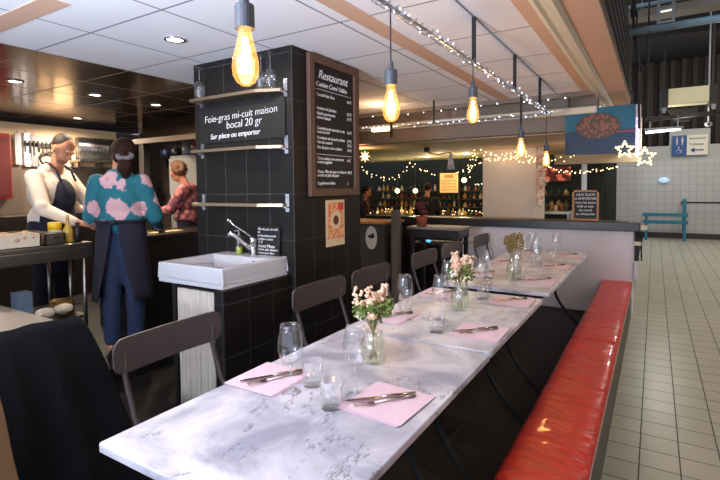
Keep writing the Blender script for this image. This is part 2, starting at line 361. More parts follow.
# kitchen walls
m_kwall = mat('kitchen_wall_cream', rgb(222, 190, 150), .6, var=.08, vscale=3)
m_kdark = mat('kitchen_lower_steel', rgb(120, 108, 98), .35, metal=.5, var=.1, vscale=2)
struct('wall_kitchen', box(nb(), (-6.85, -1, 1.72), (-6.7, 4.08, 2.24)), m_kwall)
struct('wall_kitchen', box(nb(), (-6.85, -1, .12), (-6.7, 4.08, 1.72)), m_kdark)
struct('trim_8', box(nb(), (-6.9, -1, 2.235), (-6.66, 4.1, 2.3)), m_dark)
m_kback = mat('kitchen_dark_wall', rgb(62, 50, 44), .5, var=.2, vscale=3)
struct('wall_kitchen_end', box(nb(), (-7.4, 4.9, 0), (-3.25, 5.04, zc)), m_kback)
struct('wall_left', box(nb(), (-7.4, -1, 0), (-7.3, 4.9, zc)), m_kback)

# ------------------------------------------------------------ tables
def bistro_table(y0, y1, label, ztop=.74, x0=-1.227, x1=-.537, grp='marble bistro tables'):
    cy_ = (y0+y1)/2; cx_ = (x0+x1)/2; t = thing('bistro_table', label, 'table', (cx_, cy_, 0), 0, grp)
    hx, hy = (x1-x0)/2, (y1-y0)/2
    b = nb(); r = .012; pts = []
    for sx, sy, a0 in ((1, 1, 0), (-1, 1, 90), (-1, -1, 180), (1, -1, 270)):
        for i in range(6):
            a = radians(a0+18*i); pts.append((sx*(hx-r)+r*cos(a), sy*(hy-r)+r*sin(a)))
    lo = [b.verts.new((x, y, ztop-.024)) for x, y in pts]; hi = [b.verts.new((x, y, ztop)) for x, y in pts]
    b.faces.new(hi); b.faces.new(lo[::-1])
    for i in range(len(pts)): j = (i+1) % len(pts); b.faces.new((lo[i], lo[j], hi[j], hi[i]))
    link('tabletop', b, marb, t, bev=.004)
    b = nb(); box(b, (-hx+.05, -hy+.06, ztop-.05), (hx-.05, hy-.06, ztop-.025)); link('apron_frame', b, m_iron, t)
    for s in (-1, 1):
        yy = s*(hy-.14); b = nb()
        for k in (-1, 1):
            pts = [(k*(hx-.10), yy, ztop-.05), (k*(hx-.14), yy, .60), (k*.12, yy, .46), (k*.045, yy, .36), (k*.10, yy, .24), (k*.22, yy, .10), (k*(hx-.06), yy, .018)]
            sm = []
            for i in range(len(pts)-1):
                for q in range(4): sm.append(V(pts[i]).lerp(V(pts[i+1]), q/4))
            sm.append(V(pts[-1]))
            for _ in range(3): sm = [sm[0]]+[(sm[i-1]+sm[i]*2+sm[i+1])/4 for i in range(1, len(sm)-1)]+[sm[-1]]
            tube(b, sm, .014, 8)
            ball(b, (k*(hx-.06), yy, .018), (.026, .022, .017))
        ball(b, (0, yy, .36), (.06, .016, .03)); tube(b, [(-hx+.1, yy, ztop-.055), (hx-.1, yy, ztop-.055)], .012, 6)
        link('leg', b, m_iron, t, smooth=True)
    b = nb(); tube(b, [(0, -hy+.14, .36), (0, hy-.14, .36)], .011, 8); link('stretcher', b, m_iron, t, smooth=True)
    return t
bistro_table(.667, 1.826, 'grey veined marble table nearest, its corner pointing to the lower left')
bistro_table(1.832, 2.862, 'white marble table between the nearest one and the gap', .745)
bistro_table(3.05, 5.12, 'long far marble table reaching to the white partition')

# ------------------------------------------------------------ bench
bn = thing('bench', 'long red vinyl bench beside the beige tiled walkway', 'bench', (-.32, 3.2, 0))
b = box(nb(), (-.13, -2.6, 0), (.125, 2.53, .33)); link('base', b, m_bside, bn)
for y0, y1 in ((-2.62, .235), (.245, 2.53)):
    b = nb(); nx, ny = 14, int((y1-y0)/.04); g = []
    for i in range(nx+1):
        row = []
        for j in range(ny+1):
            x = -.145+.283*i/nx; y = y0+(y1-y0)*j/ny; e = min(i, nx-i)/nx*2; ey = min(j, ny-j)
            z = .368+.010*(1-(1-min(1, e*3))**2)-(.004 if ey == 0 else 0)+.004*noise.noise(V((x*9, y*6, 0)))
            row.append(b.verts.new((x, y, z)))
        g.append(row)
    for i in range(nx):
        for j in range(ny): b.faces.new((g[i][j], g[i+1][j], g[i+1][j+1], g[i][j+1]))
    bd = [g[i][0] for i in range(nx+1)]+[g[nx][j] for j in range(1, ny+1)]+[g[i][ny] for i in range(nx-1, -1, -1)]+[g[0][j] for j in range(ny-1, 0, -1)]
    lo = [b.verts.new((v.co.x, v.co.y, .33)) for v in bd]
    for i in range(len(bd)): j = (i+1) % len(bd); b.faces.new((bd[i], bd[j], lo[j], lo[i]))
    b.faces.new(lo); cu_ = link('seat_cushion', b, m_red, bn, smooth=True)
    b = nb(); tube(b, [(.139, y0, .357), (.139, y1, .357)], .003, 6); link('piping', b, m_pipe, cu_)

# ------------------------------------------------------------ chairs (backs towards -X, facing the tables)
def make_chair():
    t = thing('folding_chair', '', 'chair')
    b = nb(); rpanel(b, .525, .135, .012, .045, .018, 12, (0, 0, .772)); o = link('backrest', b, m_taupe, t)
    b = nb(); rpanel(b, .40, .38, .018, .05, 0, 8); b2 = link('seat', b, m_taupe, t, bev=.004); b2.rotation_euler = (0, pi/2, 0); b2.location = (.27, 0, .45)
    for s in (-1, 1):
        b = nb(); y = s*.215
        tube(b, [(.006, y, .80), (.012, y, .70), (.06, y, .55), (.14, y, .43), (.43, y, .012)], .011, 8); link('front_leg', b, m_tauped, t, smooth=True)
        b = nb(); tube(b, [(.40, s*.19, .435), (.30, s*.19, .32), (.02, s*.19, .012)], .010, 8); link('rear_leg', b, m_tauped, t, smooth=True)
    b = nb(); tube(b, [(.385, -.215, .09), (.385, .215, .09)], .007, 6); tube(b, [(.07, -.19, .085), (.07, .19, .085)], .007, 6); link('stretcher', b, m_tauped, t)
    return t
ch0 = make_chair(); G = 'taupe folding chairs along the marble tables'
specs = [((-1.715, 1.25), .03, 'taupe chair nearest the viewer on the left of the front marble table'),
         ((-1.70, 2.265), 0, 'taupe chair in front of the black tiled pillar corner'),
         ((-1.70, 2.87), 0, 'taupe chair under the framed menu board, below the small orange poster'),
         ((-1.71, 3.80), 0, 'taupe chair just past the pillar, in front of the dark stand'),
         ((-1.71, 4.44), 0, 'taupe chair beside the long far table, right of the dark stand'),
         ((-1.70, 5.36), 0, 'small looking taupe chair last in the row by the white partition')]
for i, ((x, y), rz, lb) in enumerate(specs):
    o = ch0 if i == 0 else copy_tree(ch0)
    o.location = (x, y, 0); o.rotation_euler = (0, 0, rz); tag(o, lb, 'chair', G)

# ------------------------------------------------------------ tableware
def make_wine():
    t = thing('wine_glass', '', 'glass')
    b = nb(); lathe(b, [(.004, .092), (.020, .098), (.034, .115), (.041, .140), (.040, .165), (.033, .205), (.0305, .222), (.0295, .222), (.032, .205), (.0388, .165), (.0398, .140), (.033, .117), (.019, .1005), (0, .097)], n=28); link('bowl', b, m_glass, t, smooth=True)
    b = nb(); lathe(b, [(.034, .001), (.034, .0025), (.02, .0045), (.006, .010), (.0038, .03), (.0035, .07), (.006, .095), (0, .097)], n=20); lathe(b, [(0, .0005), (.034, .001)], n=20); link('stem', b, m_stemg, t, smooth=True); return t
def make_tumbler():
    t = thing('tumbler', '', 'glass'); b = nb()
    lathe(b, [(0, 0), (.033, 0), (.034, .004), (.036, .085), (.0345, .085), (.0325, .012), (0, .010)], n=28); link('body', b, m_glass, t, smooth=True)
    b = nb(); lathe(b, [(0, .0115), (.0322, .0118), (.0325, .02), (0, .0205)], n=24); link('base_disc', b, m_water, t, smooth=True); return t
def make_napkin():
    b = nb(); n = 8
    for lay in range(3):
        z0 = .0012+.0022*lay; sh = .004*lay; g = []
        for i in range(n+1):
            g.append([b.verts.new((-.105+sh+.21*i/n, -.11+sh*.5+.22*j/n, z0+.0012*noise.noise(V((i*.7, j*.7, lay*3))))) for j in range(n+1)])
        for i in range(n):
            for j in range(n): b.faces.new((g[i][j], g[i+1][j], g[i+1][j+1], g[i][j+1]))
        for row in (g[0], g[-1], [r[0] for r in g], [r[-1] for r in g]):
            lo = [b.verts.new(v.co-V((0, 0, .0012))) for v in row]
            for i in range(n): b.faces.new((row[i], row[i+1], lo[i+1], lo[i]))
    return link('napkin', b, m_pink, None)
def make_fork():
    t = thing('fork', '', 'cutlery'); b = nb()
    tube(b, [(0, -.105, .004), (0, -.05, .005), (0, .03, .003)], [.006, .004, .003], 6); link('handle', b, m_cut, t, smooth=True)
    b = nb(); box(b, (-.011, .03, .002), (.011, .052, .0045))
    for k in range(4): tube(b, [(-.0095+.0063*k, .05, .0035), (-.0095+.0063*k, .07, .007), (-.0095+.0063*k, .095, .005)], .0013, 5)
    link('tines', b, m_cut, t); return t
def make_knife():
    t = thing('knife', '', 'cutlery'); b = nb(); tube(b, [(0, -.11, .004), (0, -.02, .005), (0, .0, .004)], [.0065, .0055, .004], 6); link('handle', b, m_cut, t, smooth=True)
    b = nb(); box(b, (-.007, 0, .003), (.007, .10, .0045)); box(b, (-.004, .1, .003), (.005, .112, .0045)); link('blade', b, m_cut, t); return t
protos = dict(wine=make_wine(), tumbler=make_tumbler(), fork=make_fork(), knife=make_knife()); nap0 = make_napkin(); used = set()
def put(kind, x, y, z, rz, label, grp):
    src = protos[kind]; o = src if kind not in used else copy_tree(src); used.add(kind)
    o.location = (x, y, z); o.rotation_euler = (0, 0, rz); o['label'] = label; o['category'] = 'glass' if kind in ('wine', 'tumbler') else 'cutlery'; o['group'] = grp; return o
PL = [('right', -.69, 1.25, 'bench side of the front table'), ('left', -1.115, 1.21, 'chair side of the front table'),
      ('right', -.66, 2.06, 'bench side of the middle table, nearer setting'), ('left', -1.12, 2.10, 'chair side of the middle table, nearer setting'),
      ('right', -.68, 2.715, 'bench side of the middle table, farther setting'), ('left', -1.10, 2.70, 'chair side of the middle table, farther setting'),
      ('right', -.67, 3.42, 'bench side of the far table, nearest setting there'), ('left', -1.10, 3.50, 'chair side of the far table, nearest setting there'),
      ('right', -.68, 4.08, 'bench side of the far table, middle setting there'), ('left', -1.09, 4.15, 'chair side of the far table, middle setting there'),
      ('right', -.67, 4.78, 'bench side of the far table, last setting there'), ('left', -1.09, 4.85, 'chair side of the far table, last setting there')]
WG = [(-.797, 1.252), (-.99, 1.164), (-.885, 2.17), (-1.042, 2.096), (-.88, 2.80), (-1.02, 2.62), (-.775, 3.22), (-.955, 3.18), (-.76, 3.78), (-.95, 4.2), (-.75, 4.58), (-.98, 4.7)]
TG = [(-.815, 1.145), (-.963, 1.245), (-.825, 1.98), (-1.085, 2.19), (-.835, 2.69), (-.98, 2.74), (-.80, 3.42), (-1.00, 3.36), (-.80, 4.02), (-.99, 4.06), (-.80, 4.72), (-.97, 4.85)]
for i, (sd, x, y, w) in enumerate(PL):
    zt = .745 if 1.83 < y < 2.87 else .74
    o = nap0 if i == 0 else nap0.copy()
    if i: C.objects.link(o)
    s = 1 if sd == 'right' else -1
    o.location = (x, y, zt+.0004); o.rotation_euler = (0, 0, (.02 if i % 3 else -.05)+(pi if s < 0 else 0)); tag(o, 'folded pink napkin, '+w, 'napkin', 'pink napkins')
    a = -.78 if s > 0 else -.62; j = random.uniform(-.06, .06)
    d = V((-sin(a+j), cos(a+j), 0)); q = V((-d.y, d.x, 0))
    cx_, cy_ = x-.01*s, y+.0
    put('knife', cx_+q.x*.012, cy_+q.y*.012, zt+.0075, a+j+pi, 'steel knife on the pink napkin, '+w, 'table knives')
    put('fork', cx_-q.x*.016, cy_-q.y*.016, zt+.0075, a+j+.12+pi, 'steel fork on the pink napkin, '+w, 'table forks')
    put('wine', WG[i][0], WG[i][1], zt, random.uniform(0, 3), 'empty stemmed wine glass, '+w, 'wine glasses on the tables')
    put('tumbler', TG[i][0], TG[i][1], zt, 0, 'low clear tumbler, '+w, 'tumblers on the tables')
for x, y, w in ((-.86, 3.55, 'left of the three stray glasses'), (-.80, 3.92, 'middle of the three stray glasses'), (-.88, 4.40, 'farthest of the three stray glasses')):
    put('wine', x, y, .74, 0, 'extra wine glass midway on the far table, '+w, 'wine glasses on the tables')

def vase(x, y, z, hgt, fl, label, flabel, seed):
    t = thing('vase', label, 'vase', (x, y, z)); b = nb(); n = 32
    prof = [(0, .001), (.038, .001), (.047, .012), (.050, .045), (.044, .078), (.032, .092), (.035, .112)]; k = hgt/.112
    rings = []
    for r, zz in prof+[(r-.002, zz) for r, zz in prof[::-1][:-1]]:
        rings.append([b.verts.new((max(.0003, r)*(1+.035*cos(q*2*pi/n*12))*cos(2*pi*q/n), max(.0003, r)*(1+.035*cos(q*2*pi/n*12))*sin(2*pi*q/n), zz*k+(.002 if r < .001 else 0))) for q in range(n)])
    for a, c_ in zip(rings, rings[1:]):
        for q in range(n): b.faces.new((a[q], a[(q+1) % n], c_[(q+1) % n], c_[q]))
    link('glass_body', b, m_vase, t, smooth=True)
    rr = random.Random(seed); f = thing('bouquet', flabel, 'flowers', (x, y, z)); b = nb(); tips = []
    for i in range(22):
        a = rr.uniform(0, 2*pi); sp = rr.uniform(.01, .062); top = V((cos(a)*sp, sin(a)*sp, fl*rr.uniform(.72, .95)))
        tube(b, [(-cos(a)*.014, -sin(a)*.014, .012), (cos(a)*.006, sin(a)*.006, hgt), top], .0011, 4); tips.append((a, top))
    link('stems', b, m_stem, f)
    g, p, w_ = nb(), nb(), nb()
    for i, (a, top) in enumerate(tips):
        if fl < .33 and i % 3 == 0 and seed != 3:
            for q in range(26):
                c_ = top*.86+V((cos(a), sin(a), 0))*.012+V([rr.uniform(-.022, .022) for _ in range(3)]); ball(g, c_, (.006, .0045, .009), Matrix.Rotation(rr.uniform(0, 3), 3, 'X'), 6)
        elif i == 7 or (seed == 3 and i in (8, 9, 10)):
            cc = V((-.022*cos(yaw)-.0, -.022*sin(yaw)-.03, fl*.66)) if seed != 3 else V((.035, .01, fl*.78))
            for q in range(26): ball(w_, cc+V([rr.gauss(0, .0085) for _ in range(3)]), .0062, None, 6)
        else:
            for q in range(24):
                c_ = top+V((rr.uniform(-.014, .014), rr.uniform(-.014, .014), rr.uniform(-.045, .022))); ball(p, c_, rr.uniform(.004, .0075), None, 6)
    link('foliage', g, m_green, f) if len(g.verts) else g.free()
    link('dried_flowers', p, m_peach if seed != 3 else m_tanfl, f); link('white_bloom', w_, m_wflow, f)
vase(-.895, 1.53, .74, .12, .285, 'ribbed glass vase on the front marble table', 'peach dried flowers with white bloom and green sprigs in the nearest vase', 1)
vase(-.865, 2.39, .745, .15, .30, 'tall ribbed glass vase on the middle marble table', 'pale pink dried flowers in the middle table vase', 2)
vase(-.822, 3.34, .74, .16, .335, 'glass vase on the far marble table', 'brown dried flowers with white bloom on the far table', 3)

# ------------------------------------------------------------ pendants, pipe frame and LED garlands
pf = thing('pipe_frame', 'black rods and silver pipe hung below the ceiling tiles', 'pipe frame', (-.836, 2.5, zc))
b = nb(); tube(b, [(0, -2.2, -.24), (0, 2.2, -.24)], .008, 8); tube(b, [(0, 2.2, -.24), (-2.6, 2.2, -.24)], .010, 8); link('pipe', b, m_wire, pf)
for y in (-1.0, .025, .9, 1.745): b = nb(); tube(b, [(0, y, -.24), (0, y, 0)], .012, 8); link('rod', b, m_cord, pf)
for x in (-1.15, -2.42): b = nb(); tube(b, [(x, 2.2, -.24), (x, 2.2, 0)], .012, 8); link('rod', b, m_cord, pf)
def led(me_cache={}):
    pass
def led_string(name, label, pts, nled, m, spread, rled, helix=0, wire=m_wire, seed=0, wr=.0012):
    rr = random.Random(seed); t = thing(name, label, 'string lights', pts[0]); o0 = V(pts[0]); P_ = [V(p)-o0 for p in pts]
    L = [0]
    for a, c_ in zip(P_, P_[1:]): L.append(L[-1]+(c_-a).length)
    def at(s):
        s *= L[-1]
        for i in range(len(P_)-1):
            if s <= L[i+1]+1e-9: return P_[i].lerp(P_[i+1], (s-L[i])/(L[i+1]-L[i]))
        return P_[-1]
    b = nb()
    if helix:
        for ph in (0, 2.1, 4.2):
            n = int(L[-1]*helix*7); dd = (P_[-1]-P_[0]).normalized(); a = dd.cross(V((0, 0, 1))).normalized(); c_ = a.cross(dd)
            tube(b, [at(i/n)+(a*cos(i*.9+ph)+c_*sin(i*.9+ph))*(.018+.004*sin(i*1.7+ph)) for i in range(n+1)], wr, 3)
    else: tube(b, [at(i/60) for i in range(61)], wr, 4)
    link('cable', b, wire, t); me = None
    for i in range(nled):
        p = at((i+rr.random()*.6)/nled)+V([rr.uniform(-spread, spread) for _ in range(3)])
        if me is None:
            b = nb(); ball(b, (0, 0, 0), rled, None, 8); o = link('led', b, m, t); me = o.data
        else: o = bpy.data.objects.new('led', me); C.objects.link(o); o.parent = t
        o.location = p
    return t
led_string('led_garland', 'silver LED garland wound round the long pipe above the tables', [(-.836, 1.2, 2.06), (-.836, 4.7, 2.06)], 90, m_ledw, .024, .0034, 6, wr=.0022)
led_string('led_garland', 'white LED garland along the crosswise pipe in front of the beam', [(-3.4, 4.7, 2.063), (-.84, 4.7, 2.063)], 46, m_ledw, .018, .005, 3, seed=2)
led_string('led_garland', 'sparse white LED string under the ceiling edge', [(-3.2, 5.02, 2.25), (-2.2, 5.02, 2.235), (-1.3, 5.02, 2.25), (-.6, 5.02, 2.24)], 12, m_ledw, .006, .006, 0, seed=3)

def make_pendant(sc=1):
    t = thing('pendant_lamp', '', 'lamp')
    b = nb(); tube(b, [(0, 0, .193), (0, 0, .42)], .0028, 6); link('cord', b, m_cord, t)
    b = nb(); lathe(b, [(0, .195), (.008, .193), (.012, .165), (.0225, .160), (.0235, .155), (.0235, .105), (.0, .105)], n=20); link('socket', b, m_sock, t, smooth=False)
    b = nb(); lathe(b, [(.014, .118), (.015, .095), (.022, .065), (.030, .035), (.032, .015), (.030, -.005), (.022, -.021), (.010, -.029), (0, -.030)], n=24); link('glass_bulb', b, m_bulb, t, smooth=True)
    b = nb()
    for k in range(6):
        a = 2*pi*k/6; tube(b, [(cos(a)*.005, sin(a)*.005, .085), (cos(a)*.012, sin(a)*.012, .0)], .0014, 5)
    link('filament', b, m_fil, [c for c in t.children if c.name.startswith('glass_bulb')][0])
    return t
pd0 = make_pendant(); PD = [(.838, 1.674), (1.577, 1.670), (2.512, 1.767), (3.59, 1.638), (4.55, 1.600)]
names = ['largest, nearest pendant with amber bulb, in front of the tiled pillar', 'second nearest pendant with amber bulb, right of the menu board', 'pendant with amber bulb on the longest black rod, mid row', 'pendant with amber bulb in front of the cream column', 'farthest hanging bulb, left of the blue hanging sign']
for i, (y, z) in enumerate(PD):
    o = pd0 if i == 0 else copy_tree(pd0); o.location = (-.836, y, z); tag(o, names[i], 'lamp', 'pendant bulbs over the tables')
    top = 2.06-z
    for ch in o.children:
        if ch.name.startswith('cord'):
            b = nb(); z1 = top if i else zc-z
            tube(b, [(0, 0, .19), (0, 0, z1)], .0028, 6)
            if i == 3: tube(b, [(0, 0, .2), (0, 0, z1)], .009, 8)
            me = bpy.data.meshes.new('cord'); b.to_mesh(me); b.free(); me.materials.append(m_cord); ch.data = me
    l = lamp('bulb_light', 'POINT', (0, 0, .03), 1.5, (1, .66, .34), .03); l.parent = o

# ------------------------------------------------------------ pillar fittings
def shelf(z, label, warm=True):
    t = thing('wall_shelf', label, 'shelf', (-2.42, 2.365, z), 0, 'steel shelves on the tiled pillar')
    b = nb(); pt_ = [(-.405, 0), (-.405, -.095), (.23, -.095), (.39, -.03), (.39, 0)]; lo = [b.verts.new((x, y, -.022)) for x, y in pt_]; hi = [b.verts.new((x, y, 0)) for x, y in pt_]; b.faces.new(hi); b.faces.new(lo[::-1])
    for i in range(5): j = (i+1) % 5; b.faces.new((lo[i], lo[j], hi[j], hi[i]))
    link('board', b, m_brushw, t, bev=.002)
    for x in (-.40, .395):
        b = nb(); box(b, (x, -.006, -.055), (x+.03, 0, .06)); box(b, (x, -.03, -.03), (x+.03, 0, -.022)); ball(b, (x+.015, -.007, .04), .005, None, 6); link('bracket', b, m_chrome, t)
    return t
shelf(2.035, 'top steel shelf on the pillar holding upturned glasses'); shelf(1.675, 'middle steel shelf on the pillar under the chalk writing'); shelf(1.30, 'lowest steel shelf on the pillar above the sink')
for x, y, w in ((-2.765, 2.315, 'alone at the left end'), (-2.18, 2.32, 'left of the pair at the right end'), (-2.10, 2.32, 'right of the pair at the right end')):
    o = copy_tree(protos['wine']); o.rotation_euler = (pi, 0, 0); o.location = (x, y, 2.035+.2225); tag(o, 'upturned wine glass on the top shelf, '+w, 'glass', 'upturned glasses on the pillar shelf')
cb = thing('chalkboard', 'black slate panel with a white chalk offer between the shelves', 'chalkboard', (-2.42, 2.362, 1.83))
b = box(nb(), (-.41, -.006, -.105), (.405, 0, .155)); link('slate', b, m_board, cb)
text_mesh('Foie-gras mi-cuit maison', .070, m_chalk, 'writing', cb, (0, -.008, .05), (pi/2, -.035, 0), 'CENTER', .1, bold=-.0011)
text_mesh('bocal 20 gr', .074, m_chalk, 'writing', cb, (.04, -.008, -.01), (pi/2, -.035, 0), 'CENTER', .1, bold=-.0011)
text_mesh('Sur place ou emporter', .052, m_chalk, 'writing', cb, (-.05, -.008, -.075), (pi/2, -.02, 0), 'CENTER', .2)
mb = thing('menu_board', 'tall wood framed chalk menu board on the tiled pillar', 'menu board', (-1.955, 2.80, 1.815))
b = nb(); y0, y1, z0, z1, w = -.295, .305, -.475, .47, .052
box(b, (0, y0, z0), (.03, y0+w, z1)); box(b, (0, y1-w, z0), (.03, y1, z1)); box(b, (0, y0+w, z1-w), (.03, y1-w, z1)); box(b, (0, y0+w, z0), (.03, y1-w, z0+w)); link('frame', b, m_dwood, mb, bev=.003)
b = box(nb(), (0, y0+w, z0+w), (.012, y1-w, z1-w)); link('slate', b, m_board, mb)
yl = y0+w+.03
text_mesh('Restaurant', .082, m_chalk, 'heading', mb, (.0135, yl+.03, z1-.145), SIDE, 'LEFT', .3)
text_mesh('Cuisine Comi Vallée', .046, m_chalk, 'heading', mb, (.0135, yl, z1-.20), SIDE, 'LEFT', .3)
b = nb(); box(b, (.0125, yl, z1-.222), (.0135, y1-w-.03, z1-.219)); link('rule', b, m_chalk, mb); b = nb(); box(b, (.0125, yl, -.19), (.0135, y1-w-.03, -.187)); link('rule', b, m_chalk, mb)
ML = [('Tout le Foie Gras', .205, '14 €'), ('Assiette de Jambon', .115, '12 €'), ('Salade gourmande', .08, '13 €'), ('chèvre chaud', .052, ''), ('Cassolette du marché et riz', -.02, '16 €'), ('sauce au vin', -.045, ''), ('Brochette de boeuf et frites', -.085, '17 €'),
      ('Filet de canard', -.115, '15 €'), ('Plat du jour, voir ardoise', -.15, '14 €'), ('Tarte maison aux pommes', -.225, '6 €'), ('crème anglaise', -.25, ''), ('Menu : Plat du jour et dessert', -.315, '19 €'), ('entrée et plat du jour', -.34, ''), ('Supplément frites', -.395, '/')]
for s, z, p in ML:
    text_mesh(s, .030, m_chalk, 'menu_line', mb, (.0135, yl+.005, z), SIDE, 'LEFT', .25)
    if p: text_mesh(p, .032, m_chalk, 'price', mb, (.0135, y1-w-.09, z-.004), SIDE, 'LEFT', .25)
# small poster
ps = thing('poster', 'small orange and cream paper poster taped below the menu board', 'poster', (-1.955, 2.815, 1.145))
b = nb(); n = 8; g = [[b.verts.new((.003+.002*sin(i*1.1)*(j/n), -.118+.236*i/n, -.165+.33*j/n)) for j in range(n+1)] for i in range(n+1)]
for i in range(n):
    for j in range(n): b.faces.new((g[i][j], g[i+1][j], g[i+1][j+1], g[i][j+1]))
o = link('sheet', b, m_paper, ps); so = o.modifiers.new('s', 'SOLIDIFY'); so.thickness = .001
m_po = floral('poster_orange', rgb(214, 120, 82), rgb(190, 60, 50), rgb(232, 176, 126), 40, .5)
b = box(nb(), (.006, -.095, -.11), (.007, .098, .145)); link('print_field', b, m_po, ps)
b = nb(); lathe(b, [(0, 0), (.066, 0), (.066, .001), (0, .001)], n=28); o = link('print_ring', b, m_paper, ps); o.rotation_euler = (0, pi/2, 0); o.location = (.0072, 0, .02)
b = nb(); lathe(b, [(0, 0), (.034, 0), (.034, .001), (0, .001)], n=24); o = link('print_centre', b, mat('poster_brown', rgb(92, 50, 40), .7), ps); o.rotation_euler = (0, pi/2, 0); o.location = (.0084, 0, .02)
b = nb(); box(b, (.0072, .03, .09), (.008, .098, .145)); link('print_corner', b, mat('poster_red', rgb(205, 62, 62), .7), ps)

# sink on its tiled stand
st = thing('sink_stand', 'black tiled stand carrying the white sink against the pillar', 'stand', (-2.3, 2.08, 0))
b = nb(); box(b, (.235, -.285, 0), (.31, .285, .835)); link('tiled_side', b, m_slate, st)
b = nb(); box(b, (-.15, -.27, 0), (-.118, .285, .835)); link('side_post', b, m_black, st)
b = nb(); box(b, (-.13, -.1, .80), (.215, .285, .835)); link('rail', b, m_black, st)
ct = thing('curtain', 'pale striped linen curtain hanging under the sink', 'curtain', (-2.25, 1.815, .1)); b = nb(); n = 60; rows = []
for j in range(7):
    z = .72*j/6; rows.append([b.verts.new((-.155+.315*i/n, .014*sin(i*1.05+.3*sin(j))*(1-.4*j/6)+.004*sin(i*.37), z)) for i in range(n+1)])
for a, c_ in zip(rows, rows[1:]):
    for i in range(n): b.faces.new((a[i], a[i+1], c_[i+1], c_[i]))
o = link('cloth', b, m_curt, ct, smooth=True); so = o.modifiers.new('s', 'SOLIDIFY'); so.thickness = .002
b = nb(); tube(b, [(-.165, 0, .722), (.182, 0, .722)], .006, 8); link('curtain_rod', b, m_black, ct)
sk = thing('sink', 'white rectangular ceramic sink standing out from the tiled pillar', 'sink', (-2.3, 2.08, .835))
b = nb(); x0, x1, y0, y1, H_ = -.285, .278, -.265, .284, .12
box(b, (x0, y0, 0), (x1, y1, .03)); box(b, (x0, y0, .03), (x0+.025, y1, H_)); box(b, (x1-.025, y0, .03), (x1, y1, H_)); box(b, (x0+.025, y0, .03), (x1-.025, y0+.025, H_)); box(b, (x0+.025, y1-.14, .03), (x1-.025, y1, H_))
bmesh.ops.remove_doubles(b, verts=b.verts, dist=1e-5); link('basin', b, m_cer, sk, bev=.006)
b = nb(); lathe(b, [(0, .0305), (.02, .0305), (.022, .033), (0, .034)], n=18); link('drain', b, m_chrome, sk, smooth=True)
b = nb(); lathe(b, [(.0, 0), (.011, 0), (.013, .002), (0, .003)], n=14); o = link('overflow_hole', b, m_dsteel, sk); o.rotation_euler = (pi/2, 0, 0); o.location = (.12, y1-.141, .085)
fc = thing('faucet', 'chrome mixer tap with raised lever at the back of the sink', 'faucet', (-2.26, 2.30, .955))
b = nb(); lathe(b, [(0, 0), (.026, 0), (.026, .006), (.020, .01), (.018, .075), (.022, .085), (.022, .11), (.012, .12), (0, .12)], n=20); link('body', b, m_chrome, fc, smooth=True)
b = nb(); tube(b, [(0, 0, .03), (-.04, -.03, .075), (-.09, -.07, .13), (-.115, -.09, .15), (-.13, -.10, .135)], [.014, .014, .013, .014, .012], 12); link('spout', b, m_chrome, fc, smooth=True)
b = nb(); tube(b, [(0, 0, .115), (-.05, -.035, .16), (-.10, -.07, .20), (-.13, -.09, .235)], [.006, .005, .005, .008], 10); ball(b, (-.13, -.09, .235), .011); link('lever', b, m_chrome, fc, smooth=True)
sb = thing('soap_bottle', 'small clear soap bottle with yellow liquid behind the tap', 'bottle', (-2.40, 2.31, .955))
b = nb(); lathe(b, [(0, 0), (.026, 0), (.027, .01), (.027, .085), (.012, .105), (.012, .12), (0, .12)], n=20); link('bottle_body', b, glass('bottle_clear', (.85, .9, .8, 1), .1, .6), sb, smooth=True)
b = nb(); lathe(b, [(0, .003), (.023, .003), (.023, .045), (0, .045)], n=16); link('liquid', b, mat('soap_yellow', rgb(175, 185, 60), .3), sb)
b = nb(); lathe(b, [(0, .12), (.010, .12), (.010, .14), (.004, .142), (.004, .16), (0, .16)], n=12); tube(b, [(0, 0, .158), (-.03, -.01, .156)], .005, 6); link('pump', b, m_chrome, sb)
cd = thing('chalk_sign', 'small black chalk sign leaning on the pillar behind the sink', 'sign', (-2.16, 2.345, .955), 0); cd.rotation_euler = (-.07, 0, 0)
b = nb(); box(b, (-.115, -.004, 0), (.09, .004, .19)); link('slate', b, m_board, cd)
for i, (s, z, sz) in enumerate((('Plat du jour, le midi', .165, .022), ('riz', .145, .020), ('La Brochette poulet', .122, .020), ('crudités et sauce', .1, .020), ('11 €', .078, .024), ('Grand Menu', .05, .030), ('Entrée, plat, dessert', .03, .022), ('Boisson pain offert', .008, .020))):
    text_mesh(s, sz, m_chalk, 'writing', cd, (-.105, -.0055, z), FRONT, 'LEFT', .25)

